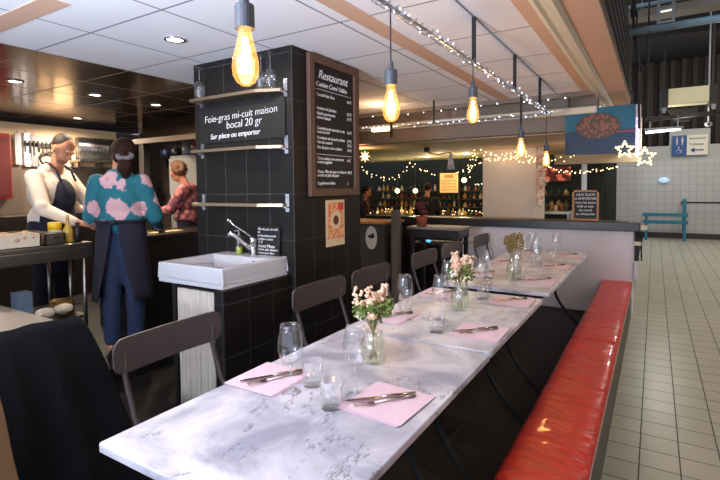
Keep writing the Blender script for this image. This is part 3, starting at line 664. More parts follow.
# ------------------------------------------------------------ lower-left: table, chair with coat
t = thing('side_table', 'taupe table top peeking out behind the black coat at the left edge', 'table', (-2.9, .62, 0))
b = nb(); box(b, (-.34, -.6, .715), (.32, .6, .74)); link('tabletop', b, m_taupe, t, bev=.006)
b = nb(); tube(b, [(0, 0, .02), (0, 0, .715)], .03, 12); link('pedestal', b, m_iron, t)
b = nb(); box(b, (-.25, -.03, 0), (.25, .03, .025)); box(b, (-.03, -.25, .0), (.03, .25, .025)); link('foot', b, m_iron, t)
o = copy_tree(ch0); o.location = (-1.96, .70, 0); o.rotation_euler = (0, 0, pi); tag(o, 'taupe chair at the left edge hidden under the black coat', 'chair', 'chairs at the side table')
def cloth(name, label, m, cat, yt0, yt1, yb0, yb1, ztop, zbot, xb, depth, amp, seed):
    """garment hung over a chair back: saddle over the rail, folds falling on the side of the tables"""
    b = nb(); n, k = 48, 26; rows = []
    for j in range(k+1):
        s = j/k; row = []
        for i in range(n+1):
            u = i/n
            if s < .12: x = xb-.05+.07*(s/.12); z = ztop-.03+.04*sin(pi*s/.24); yy0, yy1 = yt0, yt1; f = 0; z -= .012*(2*u-1)**2
            else:
                q = (s-.12)/.88; z = ztop+.01-(ztop+.01-zbot)*q; x = xb+.02+depth*q**.7; yy0 = yt0+(yb0-yt0)*q**.8; yy1 = yt1+(yb1-yt1)*q**.8; f = min(1, q*2.5)
                z -= .012*(2*u-1)**2*(1-q)
            y = yy0+(yy1-yy0)*u
            w = noise.noise(V((u*7+seed, s*1.6, seed)))*.6+sin(u*17+seed+2*s)*.25+noise.noise(V((u*15, s*6, seed+5)))*.25
            row.append(b.verts.new((x+amp*w*f-.03*f*(2*u-1)**4, y, z+.008*noise.noise(V((u*6, s*6, 1))))))
        rows.append(row)
    for a, c_ in zip(rows, rows[1:]):
        for i in range(n): b.faces.new((a[i], a[i+1], c_[i+1], c_[i]))
    o = link(name, b, m, None, smooth=True); so = o.modifiers.new('s', 'SOLIDIFY'); so.thickness = .014; return tag(o, label, cat)
ct_ = cloth('coat', 'black wool coat draped over the chair back at the lower left', m_coat, 'coat', .60, 1.0, .50, 1.27, .90, .03, -1.95, .10, .04, 2.0)
jk = cloth('jacket', 'tan jacket at the bottom left corner beside the black coat', m_tan, 'jacket', .30, .62, .25, .74, .86, .06, -1.74, .03, .02, 5.0)

# ------------------------------------------------------------ kitchen
kf = .12
cnt = thing('kitchen_counter', 'stainless steel counter in the kitchen holding food boxes', 'counter', (-4.02, 1.0, kf))
b = nb(); box(b, (-.33, -1.3, .845), (.33, 1.03, .88)); box(b, (.30, -1.3, .76), (.33, 1.03, .845)); link('worktop', b, m_steel, cnt, bev=.004)
b = nb(); box(b, (-.31, -1.25, .30), (.29, .99, .32)); link('undershelf', b, m_dsteel, cnt)
for x, y in ((.315, .965), (-.30, 1.0), (.30, -1.2), (-.30, -1.2), (.31, -.1)): b = nb(); tube(b, [(x, y, 0), (x, y, .85)], .013, 10); link('leg', b, m_steel, cnt, smooth=True)
b = nb(); tube(b, [(.02, 1.01, 0), (.02, 1.01, .85)], .012, 10); link('pipe', b, m_steel, cnt, smooth=True)
def simple(name, label, cat, loc, fn, m, grp=None, **k):
    b = nb(); fn(b); o = link(name, b, m, None, **k); o.location = loc; return tag(o, label, cat, grp)
zk = 1.0
def tray(name, label, loc, sx, sy, h, m, fill=None):
    t = thing(name, label, 'container', loc); b = nb()
    box(b, (-sx, -sy, 0), (sx, sy, .008)); box(b, (-sx, -sy, 0), (-sx+.008, sy, h)); box(b, (sx-.008, -sy, 0), (sx, sy, h)); box(b, (-sx, -sy, 0), (sx, -sy+.008, h)); box(b, (-sx, sy-.008, 0), (sx, sy, h)); link('tray_body', b, m, t)
    if fill:
        b = nb(); rr = random.Random(len(name)+int(sx*900))
        for i in range(26): ball(b, (rr.uniform(-sx*.8, sx*.8), rr.uniform(-sy*.85, sy*.85), h*.6+rr.uniform(0, .02)), (.035, .025, .018), None, 8)
        tag(link('food', b, fill, t, smooth=True), kind='stuff')
    return t
tray('food_box', 'pale plastic food box at the left end of the kitchen counter', (-3.80, 1.52, zk), .10, .15, .095, m_tray, mat('food_pink', rgb(196, 150, 120), .8))
tray('steel_tray', 'dark steel tray beside the pale food box on the counter', (-3.80, 1.77, zk), .09, .07, .085, m_steel, mat('food_dark', rgb(60, 44, 34), .6))
tray('steel_tray', 'shallow steel tray with mixed food behind the pale box', (-4.15, 1.66, zk), .14, .20, .08, m_steel, mat('food_mixed', rgb(172, 140, 96), .8))
tray('steel_tray', 'cutting tray with bread slices at the end of the counter', (-4.06, 1.93, zk), .12, .085, .02, m_tray, mat('bread', rgb(222, 184, 120), .8))
bt = thing('oil_bottle', 'glass bottle of yellow oil on the counter in front of the chef', 'bottle', (-3.80, 1.905, zk)); b = nb(); lathe(b, [(0, 0), (.033, 0), (.034, .02), (.034, .10), (.012, .14), (.011, .19), (.013, .195), (0, .195)], n=18); link('glass_body', b, m_oil, bt, smooth=True)
b = nb(); lathe(b, [(0, .195), (.012, .195), (.012, .215), (0, .215)], n=12); link('cap', b, m_tray, bt)
bt = thing('pepper_mill', 'black slim bottle at the end of the kitchen counter', 'bottle', (-3.80, 1.975, zk)); b = nb(); lathe(b, [(0, 0), (.026, 0), (.026, .09), (.018, .10), (.018, .13), (0, .135)], n=16); link('body', b, m_black, bt, smooth=True)
b = nb(); lathe(b, [(0, .135), (.015, .135), (.016, .15), (0, .155)], n=12); link('cap', b, m_black, bt)
bt = thing('squeeze_bottle', 'squat jar with a yellow lid on the kitchen counter', 'bottle', (-3.90, 1.86, zk)); b = nb(); lathe(b, [(0, 0), (.045, 0), (.046, .09), (.04, .10), (0, .10)], n=18); link('body', b, m_tray, bt, smooth=True)
b = nb(); lathe(b, [(0, .10), (.046, .10), (.047, .15), (.04, .155), (0, .155)], n=18); link('lid', b, m_plast, bt, smooth=True)
# under the counter
uz = kf+.32
simple('cardboard_box', 'brown box stored on the shelf under the kitchen counter', 'box', (-4.0, 1.28, uz+.002), lambda b: box(b, (-.12, -.18, 0), (.12, .12, .22)), mat('cardboard', rgb(120, 92, 72), .9, var=.2))
simple('blue_carton', 'blue grey carton standing on the shelf under the counter', 'carton', (-3.86, 1.60, uz+.002), lambda b: box(b, (-.05, -.05, 0), (.05, .05, .23)), mat('blue_grey_card', rgb(96, 112, 132), .6), bev=.004)
pt = thing('cooking_pot', 'brass coloured pot on the shelf under the counter', 'pot', (-3.98, 1.93, uz+.002)); b = nb(); lathe(b, [(0, 0), (.08, 0), (.085, .01), (.085, .09), (.08, .09), (.078, .015), (0, .012)], n=22); link('body', b, mat('brass', rgb(150, 120, 70), .35, metal=.8), pt, smooth=True)
b = nb(); tube(b, [(.085, 0, .06), (.18, .05, .075)], .007, 6); link('handle', b, m_black, pt)
for i, (x, y) in enumerate(((-3.80, 1.72), (-3.82, 1.86))):
    bt = thing('food_bag', ('white crumpled bag on the shelf under the counter, left one', 'small white bag beside the brass pot under the counter')[i], 'bag', (x, y, uz+.016)); b = nb(); ball(b, (0, 0, .04), (.055, .07, .04), None, 12)
    for v in b.verts: v.co += v.normal*.0+V((noise.noise(v.co*30), noise.noise(v.co*30+V((5, 5, 5))), 0))*.015
    link('body', b, m_tray, bt)
# second worktop behind the woman
wt = thing('prep_worktop', 'dark prep worktop to the right of the woman in teal', 'counter', (-4.15, 3.0, kf))
b = nb(); box(b, (-.28, -.55, .82), (.28, .62, .86)); link('worktop', b, m_dsteel, wt, bev=.004)
b = nb(); box(b, (-.26, -.53, 0), (.25, .60, .82)); link('cabinet', b, m_black, wt)
simple('cutting_board', 'pale yellow cutting board on the worktop right of the woman', 'board', (-4.03, 2.93, kf+.861), lambda b: rpanel(b, .34, .12, .02, .03), mat('board_yellow', rgb(226, 200, 140), .6)).rotation_euler = (0, pi/2, .1)
fr = thing('fridge', 'grey steel fridge behind the person in mauve', 'fridge', (-5.2, 4.35, kf))
b = nb(); box(b, (-.32, -.25, 0), (.55, .28, 1.72)); link('cabinet', b, mat('fridge_grey', rgb(128, 130, 128), .35, metal=.3), fr, bev=.01)
b = nb(); box(b, (-.31, -.275, .05), (.54, -.25, 1.68)); d_ = link('door', b, mat('fridge_door', rgb(150, 152, 150), .3, metal=.3), fr, bev=.006)
b = nb(); tube(b, [(-.27, -.30, .7), (-.27, -.30, 1.2)], .01, 8); link('handle', b, m_dsteel, d_)
hd = thing('extractor_hood', 'dark steel extractor hood under the kitchen ceiling', 'hood', (-4.6, 3.9, 2.0))
b = nb(); v = [b.verts.new(p) for p in ((-.95, -.3, 0), (.95, -.3, 0), (.95, .5, 0), (-.95, .5, 0), (-.8, -.1, .28), (.8, -.1, .28), (.8, .5, .28), (-.8, .5, .28))]
for f in ((0, 1, 2, 3), (4, 7, 6, 5), (0, 4, 5, 1), (1, 5, 6, 2), (2, 6, 7, 3), (3, 7, 4, 0)): b.faces.new([v[i] for i in f])
link('canopy', b, mat('hood_steel', rgb(96, 82, 70), .2, metal=.9), hd)
b = nb(); box(b, (-.96, -.31, -.04), (.96, -.29, .02)); link('rim', b, m_steel, hd)
ks = thing('kitchen_shelf', 'long dark shelf of pots on the end wall of the kitchen', 'shelf', (-5.3, 4.75, 1.86)); b = nb(); box(b, (-1.3, -.16, 0), (1.5, .13, .025)); link('board', b, m_dsteel, ks)
b = nb(); 
b.free()
for x in (-1.2, 0, 1.4): b = nb(); box(b, (x, .0, -.12), (x+.02, .13, 0)); link('bracket', b, m_dsteel, ks)
rr = random.Random(4); cols = [rgb(40, 48, 78), rgb(34, 30, 32), rgb(120, 118, 116), rgb(96, 46, 38), rgb(58, 66, 92), rgb(150, 140, 130), rgb(44, 36, 34)]
pm = [mat('pot_colour', c_, .35) for c_ in cols]
desc = ['navy', 'black', 'grey', 'rust red', 'slate blue', 'pale', 'dark brown']
for i in range(11):
    x = -6.45+i*.25; k = i % 7; b = nb(); r = rr.uniform(.07, .105); h = rr.uniform(.10, .2)
    t = thing('stock_pot', desc[k]+' pot, number %s from the left on the end wall shelf' % ['one', 'two', 'three', 'four', 'five', 'six', 'seven', 'eight', 'nine', 'ten', 'eleven'][i], 'pot', (x, 4.72, 1.887), 0, 'pots on the kitchen end shelf')
    lathe(b, [(0, 0), (r, 0), (r, h), (r-.006, h), (r-.008, .01), (0, .01)], n=18); link('body', b, pm[k], t, smooth=True)
    b = nb(); lathe(b, [(0, h), (r, h), (r*.6, h+.02), (.012, h+.025), (.012, h+.045), (0, h+.047)], n=18); link('lid', b, m_dsteel, t, smooth=True)
# glasses shelf on the kitchen wall
gs = thing('glass_shelf', 'wall shelf packed with clear glasses behind the chef', 'shelf', (-6.56, 3.65, 1.80)); b = nb(); box(b, (-.14, -.24, -.03), (.14, .42, 0)); link('board', b, m_steel, gs, bev=.003)
b = nb()
b.free()
for y in (-.2, .1, .38): b = nb(); box(b, (-.14, y, -.1), (.0, y+.02, -.03)); link('bracket', b, m_steel, gs)
m_cheap = glass('shelf_glass', (.86, .88, .92, 1), .16, .7)
gl = None; k = 0
for row in range(3):
    for i in range(12):
        x, y = -6.47-.075*row, 3.45+i*.051+.012*row
        if gl is None:
            b = nb(); lathe(b, [(0, 0), (.022, 0), (.0245, .30), (.0225, .30), (.020, .008), (0, .008)], n=12); gl = link('stored_glass', b, m_cheap, None, smooth=True); o = gl
        else: o = gl.copy(); C.objects.link(o)
        o.location = (x, y, 1.801); tag(o, 'clear glass on the shelf behind the chef, %s in the %s row' % (['first', 'second', 'third', 'fourth', 'fifth', 'sixth', 'seventh', 'eighth', 'ninth', 'tenth', 'eleventh', 'last'][i], ['front', 'middle', 'back'][row]), 'glass', 'glasses in the %s row behind the chef' % ['front', 'middle', 'back'][row])
# knife rack, hook rail, red item at the left
m_kr = mat('dark_red_plastic', rgb(118, 30, 34), .4)
rk = thing('fire_hose_box', 'dark red cabinet on the kitchen wall at the left edge', 'cabinet', (-6.62, 2.66, 1.3)); b = nb(); box(b, (-.07, -.16, 0), (.05, .02, .78)); link('body', b, m_kr, rk, bev=.01)
b = nb(); box(b, (.05, -.14, .04), (.06, .0, .74)); link('door', b, mat('darker_red', rgb(70, 22, 26), .4), rk)
for i, (y, z, h, c_) in enumerate(((2.80, 1.72, .38, rgb(160, 160, 168)), (2.90, 1.70, .42, rgb(196, 196, 206)), (2.98, 1.70, .40, rgb(120, 118, 124)))):
    t = thing('hanging_board', ['grey chopping board', 'white chopping board', 'dark grey chopping board'][i]+' hanging on the kitchen wall', 'board', (-6.68, y, z), 0, 'chopping boards on the kitchen wall'); b = nb(); rpanel(b, .07, h, .03, .015, 0, 4, (0, 0, h/2)); link('panel', b, mat('board_c', c_, .5), t)
    b = nb(); tube(b, [(0, 0, h), (0, 0, h+.035)], .004, 6); link('hook', b, m_dsteel, t)
kr = thing('knife_rack', 'black magnetic knife rack on the cream kitchen wall', 'rack', (-6.68, 3.0, 1.97)); b = nb(); box(b, (-.01, -.16, -.02), (.015, .24, .03)); link('bar', b, m_black, kr)
for i in range(8): b = nb(); y = -.13+i*.048; box(b, (.016, y, -.09-.02*(i % 3)), (.022, y+.014, 0)); box(b, (.014, y-.002, 0), (.03, y+.016, .055)); link('knife', b, m_dsteel, kr)
hs = thing('hose_loop', 'coiled black hose hung on the kitchen wall behind the chef', 'hose', (-6.66, 3.14, 1.80)); b = nb(); tube(b, [(0, .10*cos(a*pi/12), .09*sin(a*pi/12)) for a in range(25)], .016, 8); link('coil', b, m_black, hs, smooth=True)
sp = thing('steel_post', 'steel post at the right end of the lit kitchen wall', 'post', (-6.0, 4.05, kf)); b = nb(); box(b, (-.05, -.05, .0), (.05, .05, 2.18)); link('post_body', b, m_steel, sp, bev=.004); b = nb(); box(b, (-.08, -.08, 0), (.08, .08, .02)); link('base_plate', b, m_steel, sp)
# lower kitchen equipment against the wall
ov = thing('wall_unit', 'dark steel unit standing against the kitchen wall behind the chef', 'cabinet', (-6.35, 2.6, kf)); b = nb(); box(b, (-.33, -2.6, 0), (.3, 1.4, 1.0)); link('body', b, m_dsteel, ov, bev=.01)
for i in range(5): b = nb(); box(b, (.3, -2.55+i*.79, .1), (.315, -1.82+i*.79, .95)); link('door', b, m_dsteel, ov)
ob = thing('round_lid', 'large pale steel dome lid on the unit behind the chef', 'lid', (-6.2, 3.45, kf+1.0)); b = nb(); lathe(b, [(.26, 0), (.25, .08), (.18, .15), (.06, .185), (0, .19)], n=28); lathe(b, [(0, .0), (.26, .0)], n=28); link('dome', b, m_steel, ob, smooth=True); b = nb(); ball(b, (0, 0, .2), .02); link('knob', b, m_black, ob)
# ceiling downlights
def downlight(x, y, label, pw):
    t = thing('ceiling_light', label, 'light', (x, y, zc), 0, 'recessed ceiling lights'); b = nb(); lathe(b, [(.048, -.001), (.062, -.001), (.064, -.008), (.05, -.010), (.048, -.001)], n=24); link('ring', b, m_chrome, t, smooth=True)
    b = nb(); lathe(b, [(0, -.004), (.047, -.004), (.047, -.002), (0, -.002)], n=20); link('lens', b, m_down, t)
    l = lamp('down_light', 'SPOT', (0, 0, -.02), pw, (1, .82, .62), .04, (0, 0, -2), spot=168); l.parent = t; l.rotation_euler = (0, 0, 0)
downlight(-2.467, 1.892, 'recessed downlight in the white ceiling tiles left of the big bulb', 14)
downlight(-4.488, 1.882, 'recessed downlight in the dark kitchen ceiling, leftmost', 48)
downlight(-4.517, 2.557, 'recessed downlight in the dark kitchen ceiling, above the woman in teal', 48)
downlight(-4.53, 3.214, 'recessed downlight in the dark kitchen ceiling nearest the pillar', 34)
downlight(-6.15, 3.25, 'small recessed downlight close to the cream kitchen wall', 150)
downlight(-6.15, 2.1, 'added downlight out of view past the left edge, brightening the kitchen wall', 120)  # extra lamp out of view, added to brighten the cream kitchen wall
downlight(-6.3, 4.4, 'recessed downlight by the extractor hood', 6)

# ------------------------------------------------------------ people
def remeshed(name, bm, m, parent, vox=.012, it=6):
    o = link(name, bm, m, parent, smooth=True); r = o.modifiers.new('r', 'REMESH'); r.mode = 'VOXEL'; r.voxel_size = vox; r.use_smooth_shade = True
    s_ = o.modifiers.new('sm', 'SMOOTH'); s_.factor = .5; s_.iterations = it; return o
def hand(bm, w, d, side, s=1.0):
    """five separate bent fingers; w wrist, d direction, side thumb side"""
    w, d, side = V(w), V(d).normalized(), V(side).normalized(); dn = d.cross(side).normalized()
    if dn.z > 0: dn = -dn
    ball(bm, w+d*.045*s, (.028*s, .028*s, .028*s)); cone(bm, w, w+d*.07*s, .022*s, .026*s, 10)
    for k, (o_, L_) in enumerate(((.030, .066), (.010, .075), (-.010, .070), (-.028, .055))):
        a = w+d*.078*s+side*o_*s; m1 = a+d*L_*.5*s+dn*.006; e = m1+d*L_*.40*s+dn*.022
        cone(bm, w+d*.05*s+side*o_*.7*s, a, .011*s, .0098*s, 8); cone(bm, a, m1, .0098*s, .0088*s, 8); cone(bm, m1, e, .0088*s, .0075*s, 8)
    a = w+d*.025*s+side*.026*s; m1 = a+(d*.6+side*.75)*.032*s; cone(bm, a, m1, .013*s, .011*s, 8); cone(bm, m1, m1+(d*.9+side*.15+dn*.3)*.030*s, .011*s, .009*s, 8)
def head_parts(bm, c, fwd, up, s=1.0):
    c, f, u = V(c), V(fwd).normalized(), V(up).normalized(); r = f.cross(u).normalized(); u = r.cross(f).normalized()
    rot = Matrix((r, f, u)).transposed()
    def P(x, y, z): return c+(r*x+f*y+u*z)*s
    ball(bm, P(0, -.01, .02), (.075*s, .092*s, .095*s), rot, 18); ball(bm, P(0, .035, -.035), (.058*s, .055*s, .07*s), rot, 14); ball(bm, P(0, .05, -.085), (.03*s, .03*s, .022*s), rot, 10)
    cone(bm, P(0, .085, .005), P(0, .108, -.03), .008*s, .014*s, 8); ball(bm, P(0, .085, .022), (.052*s, .018*s, .010*s), rot, 10)
    ball(bm, P(0, .088, -.058), (.024*s, .010*s, .008*s), rot, 8)
    for k in (-1, 1): ball(bm, P(k*.077, -.005, -.01), (.010*s, .020*s, .030*s), rot, 10)
    return P, rot
def eyes(parent, P, s=1):
    for k in (-1, 1):
        b = nb(); ball(b, P(k*.030, .084, .002), (.010*s, .007*s, .004*s), None, 10); link('eye', b, m_eye, parent, smooth=True)
m_eye = mat('eye_dark', rgb(40, 28, 24), .2)

# chef, facing +X over the counter (local = world offsets from his feet)
cx0, cy0 = -4.62, 2.20
ch = thing('person', 'person in white chef jacket and purple apron bending over the counter', 'person', (cx0, cy0, kf), .38)
b = nb(); hc = V((.12, 0, 1.65)); P, rot = head_parts(b, hc, (.80, .0, -.62), (.6, 0, .80), 1.08)
cone(b, (.03, 0, 1.45), hc+V((-.03, 0, -.05)), .062, .055); cone(b, (-.02, 0, 1.0), (-.02, 0, 1.34), .10, .10)
cone(b, (-.02, -.18, 1.39), (-.02, .18, 1.39), .05, .05)
for k in (-1, 1):
    cone(b, (-.05, k*.10, .92), (-.03, k*.11, .50), .085, .06); cone(b, (-.03, k*.11, .50), (-.06, k*.11, .07), .058, .042); cone(b, (-.06, k*.11, .05), (.10, k*.12, .04), .042, .035)
    sh = V((0, k*.20, 1.40)); el = V((.16, k*.27, 1.12)); wr = V((.44, k*.15-.06, 1.0)); cone(b, sh, el, .055, .044); cone(b, el, wr, .044, .028)
    hand(b, wr, V((1, -k*.35, -.28)), V((0, -k, 0)), 1.0)
remeshed('body', b, m_skin, ch, .009, 3); eyes(ch, P, 1)
b = nb(); ball(b, (-.05, 0, 1.02), (.155, .185, .16)); ball(b, (-.02, 0, 1.26), (.165, .21, .2)); ball(b, (-.03, 0, 1.38), (.12, .20, .09)); cone(b, (0, -.08, 1.46), (0, .08, 1.46), .055, .055)
for k in (-1, 1):
    sh = V((-.01, k*.19, 1.395)); el = V((.16, k*.28, 1.12)); wr = V((.40, k*.17-.05, 1.01)); cone(b, sh, el, .072, .060); cone(b, el, wr, .060, .042)
    ball(b, el+V((0, k*.01, .02)), (.065, .06, .06))
jk_ = remeshed('chef_jacket', b, m_chef, ch, .013, 5)
b = nb(); ball(b, (.03, 0, .98), (.155, .175, .28)); ball(b, (.075, 0, 1.22), (.135, .115, .17)); ball(b, (.02, 0, .78), (.15, .19, .30)); remeshed('apron', b, m_navy, ch, .013, 4)
b = nb()
for k in (-1, 1): tube(b, [(.165, k*.085, 1.36), (.12, k*.085, 1.46), (.04, k*.075, 1.52), (-.03, k*.04, 1.53)], .010, 6)
link('apron_strap', b, m_navy, ch, smooth=True)
b = nb()
for k in (-1, 1): cone(b, (-.05, k*.10, .95), (-.03, k*.11, .50), .105, .08); cone(b, (-.03, k*.11, .50), (-.06, k*.11, .10), .08, .065)
remeshed('trousers', b, m_navy, ch, .014, 4)
b = nb(); ball(b, P(0, -.024, .036), (.083, .092, .094), rot, 18)
remeshed('hair', b, m_hairs, ch, .008, 2)
b = nb(); ball(b, P(0, .045, -.082), (.060, .048, .034), rot, 14); remeshed('beard', b, mat('stubble', rgb(128, 86, 68), .9), ch, .008, 2)

# woman in teal, seen from behind
wx, wy = -3.57, 2.19; wf = V((-.62, .78, 0)); wr_ = V((.78, .62, 0))
wo = thing('person', 'person with dark ponytail in teal floral blouse seen from behind', 'person', (wx, wy, kf))
def L(x, y, z): return wr_*x+wf*y+V((0, 0, z))
b = nb(); P, rot = head_parts(b, L(.02, .045, 1.545), wf*.9+wr_*-.25+V((0, 0, -.4)), wf*.38+V((0, 0, .9)), .97)
cone(b, L(0, -.01, 1.38), L(-.005, .02, 1.50), .050, .046); cone(b, L(0, 0, .98), L(0, 0, 1.28), .085, .085); cone(b, L(-.14, 0, 1.33), L(.14, 0, 1.33), .045, .045)
for k in (-1, 1):
    cone(b, L(k*.085, 0, .88), L(k*.09, .02, .47), .085, .055); cone(b, L(k*.09, .02, .47), L(k*.09, -.01, .07), .055, .038); cone(b, L(k*.09, -.02, .04), L(k*.10, .13, .035), .036, .032)
    sh = L(k*.17, 0, 1.34); el = L(k*.245, .06, 1.06); wr = L(k*.20, .28, .95); cone(b, sh, el, .045, .036); cone(b, el, wr, .036, .025); hand(b, wr, wf+V((0, 0, -.25)), wr_*-k, .9)
remeshed('body', b, m_skin, wo, .009, 3); eyes(wo, P, .95)
b = nb(); rw = Matrix((wr_, wf, V((0, 0, 1)))).transposed()
ball(b, L(0, 0, 1.21), (.175, .125, .19), rw); ball(b, L(0, -.005, 1.33), (.175, .11, .085), rw); ball(b, L(0, .0, 1.40), (.10, .085, .05), rw); ball(b, L(0, .0, 1.04), (.175, .13, .13), rw)
for k in (-1, 1):
    sh = L(k*.165, 0, 1.335); el = L(k*.245, .05, 1.06); wr = L(k*.21, .25, .965); cone(b, sh, el, .072, .064); cone(b, el, wr, .062, .046)
remeshed('blouse', b, m_blouse, wo, .012, 5)
b = nb()
for k in (-1, 1): cone(b, L(k*.080, 0, .95), L(k*.09, .015, .48), .105, .078); cone(b, L(k*.09, .015, .48), L(k*.09, -.005, .10), .078, .062)
remeshed('jeans', b, m_denim, wo, .012, 4)
# wrap apron, open at the back
b = nb(); rows = []; n = 40
for j in range(12):
    s = j/11; z = 1.04-.62*s; row = []
    for i in range(n+1):
        gap = .10+.55*s**1.1; a = -pi/2+gap+(2*pi-2*gap)*i/n; rx = .178+.045*s; ry = .135+.05*s
        w = 1+.03*sin(i*1.3)*s; row.append(b.verts.new(L(rx*w*cos(a), ry*w*sin(a), z)))
    rows.append(row)
for a, c_ in zip(rows, rows[1:]):
    for i in range(n): b.faces.new((a[i], a[i+1], c_[i+1], c_[i]))
o = link('wrap_apron', b, m_navy, wo, smooth=True); so = o.modifiers.new('s', 'SOLIDIFY'); so.thickness = .008
b = nb(); tube(b, [L(.182*cos(a*pi/12), .138*sin(a*pi/12), 1.035) for a in range(25)], .014, 6); ball(b, L(.0, -.15, 1.03), (.03, .03, .02)); link('apron_tie', b, m_navy, wo, smooth=True)
b = nb(); ball(b, P(0, -.030, .03), (.096, .104, .108), rot, 18); ball(b, P(0, -.06, -.04), (.075, .06, .06), rot, 14); pc = P(.025, -.120, -.06); ball(b, pc, .036); cone(b, pc+V((0, 0, -.03)), pc+V((.01, -.01, -.09)), .045, .056); cone(b, pc+V((.01, -.01, -.09)), pc+V((0, 0, -.15)), .052, .03)
remeshed('hair', b, m_hairb, wo, .009, 2)
b = nb()
for i in range(14): a = 2*pi*i/14; ball(b, pc+V((0, 0, .0))+(wr_*cos(a)+V((0, 0, 1))*.35*sin(a)+wf*sin(a)*.6)*.050, .019)
link('scrunchie', b, mat('grey_scrunchie', rgb(112, 104, 110), .9), wo, smooth=True)

# third person in mauve
tx, ty = -4.62, 3.66; tf = V((-.55, -.35, 0)).normalized(); tr = tf.cross(V((0, 0, 1))).normalized()
tp = thing('person', 'person with curly brown hair in a mauve flowered top by the fridge', 'person', (tx, ty, kf))
def L2(x, y, z): return tr*x+tf*y+V((0, 0, z))
b = nb(); P, rot = head_parts(b, L2(0, .10, 1.47), tf+V((0, 0, -.7)), tf*.7+V((0, 0, .8)), .95)
cone(b, L2(0, .01, 1.30), L2(0, .07, 1.43), .05, .046); cone(b, L2(0, -.02, .95), L2(0, 0, 1.2), .085, .085); cone(b, L2(-.14, 0, 1.25), L2(.14, 0, 1.25), .045, .045)
for k in (-1, 1):
    cone(b, L2(k*.085, 0, .86), L2(k*.09, .02, .45), .085, .055); cone(b, L2(k*.09, .02, .45), L2(k*.09, -.01, .06), .052, .038); cone(b, L2(k*.09, -.02, .04), L2(k*.1, .12, .035), .036, .03)
    sh = L2(k*.165, 0, 1.26); el = L2(k*.21, .12, 1.05); wr = L2(k*.12, .32, 1.02); cone(b, sh, el, .045, .038); cone(b, el, wr, .038, .026); hand(b, wr, tf, tr*-k, .9)
remeshed('body', b, m_skin, tp, .010, 3); eyes(tp, P, .95)
b = nb(); rw = Matrix((tr, tf, V((0, 0, 1)))).transposed(); ball(b, L2(0, .0, 1.14), (.18, .15, .19), rw); ball(b, L2(0, 0, 1.27), (.185, .115, .085), rw); ball(b, L2(0, 0, .96), (.19, .16, .12), rw)
for k in (-1, 1): cone(b, L2(k*.16, 0, 1.255), L2(k*.21, .12, 1.05), .072, .062); cone(b, L2(k*.21, .12, 1.05), L2(k*.15, .25, 1.03), .06, .05)
remeshed('blouse', b, m_mauve, tp, .013, 4)
b = nb()
for k in (-1, 1): cone(b, L2(k*.08, 0, .92), L2(k*.09, .01, .46), .105, .08); cone(b, L2(k*.09, .01, .46), L2(k*.09, 0, .1), .08, .06)
remeshed('trousers', b, m_navy, tp, .014, 3)
b = nb(); rr = random.Random(9)
for i in range(60):
    d = V([rr.gauss(0, 1) for _ in range(3)]).normalized(); d.y = min(d.y, .35); ball(b, P(d.x*.075, -.02+d.y*.085, .035+d.z*.085), .030, None, 8)
remeshed('hair', b, m_hairc, tp, .010, 1)

# ------------------------------------------------------------ far dining / market side
dk = thing('service_stand', 'dark service stand with a wooden top edge and an oval white sticker', 'stand', (-2.83, 4.85, 0))
b = nb(); box(b, (-.38, -.25, 0), (.30, .2, .985)); link('body', b, mat('stand_dark', rgb(44, 42, 44), .6, var=.1), dk, bev=.004)
b = nb(); box(b, (-.40, -.27, .985), (.31, .22, 1.01)); link('top', b, m_wood, dk)
b = nb(); lathe(b, [(0, 0), (.075, 0), (.075, .002), (0, .002)], n=28); o = link('sticker', b, m_cer, dk); o.rotation_euler = (pi/2, 0, 0); o.scale = (1, 1.75, 1); o.location = (.13, -.252, .83)
b = nb(); ball(b, (0, 0, 0), (.045, .002, .022)); ball(b, (.02, 0, .02), (.02, .002, .02)); o = link('sticker_print', b, m_black, dk); o.location = (.13, -.256, .845)
simple('grey_post', 'pale grey cloth covered post right of the dark stand', 'post', (-2.44, 4.70, 0), lambda b: box(b, (-.04, -.05, 0), (.035, .05, 1.14)), mat('post_grey', rgb(108, 100, 96), .8, var=.1), bev=.006)
tb = thing('console_table', 'dark console with a light grey top beyond the chairs', 'table', (-2.05, 4.95, 0)); b = nb(); box(b, (-.3, -.17, .93), (.32, .2, .955)); link('top', b, mat('console_top', rgb(126, 116, 110), .5), tb)
b = nb(); box(b, (-.28, -.15, .84), (.30, .18, .93)); link('apron', b, m_dark, tb); b = nb(); box(b, (-.25, -.13, .765), (.27, .16, .782)); link('lower_shelf', b, m_dark, tb)
for x in (-.25, .27):
    for y in (-.13, .16): b = nb(); box(b, (x-.02, y-.02, 0), (x+.02, y+.02, .84)); link('leg', b, m_dark, tb)
ps_ = thing('planter', 'terracotta red pot of plants on the console', 'planter', (-2.22, 4.9, .955)); b = nb(); lathe(b, [(0, 0), (.05, 0), (.065, .11), (.058, .11), (.05, .02), (0, .02)], n=18); link('pot', b, mat('terracotta', rgb(140, 72, 50), .8), ps_, smooth=True)
b = nb(); rr = random.Random(3)
for i in range(30): a = rr.uniform(0, 6.28); r = rr.uniform(.0, .07); tube(b, [(0, 0, .09), (r*cos(a), r*sin(a), rr.uniform(.15, .28))], .003, 4); ball(b, (r*cos(a), r*sin(a), rr.uniform(.14, .26)), (.016, .012, .02), None, 6)
link('plant', b, mat('dark_red_leaf', rgb(92, 40, 34), .7), ps_)
simple('blue_lamp', 'small glowing blue light under the console', 'lamp', (-2.12, 4.86, .797), lambda b: ball(b, (0, 0, 0), (.03, .02, .014)), emis('blue_glow', (.1, .45, 1, 1), 1.6))
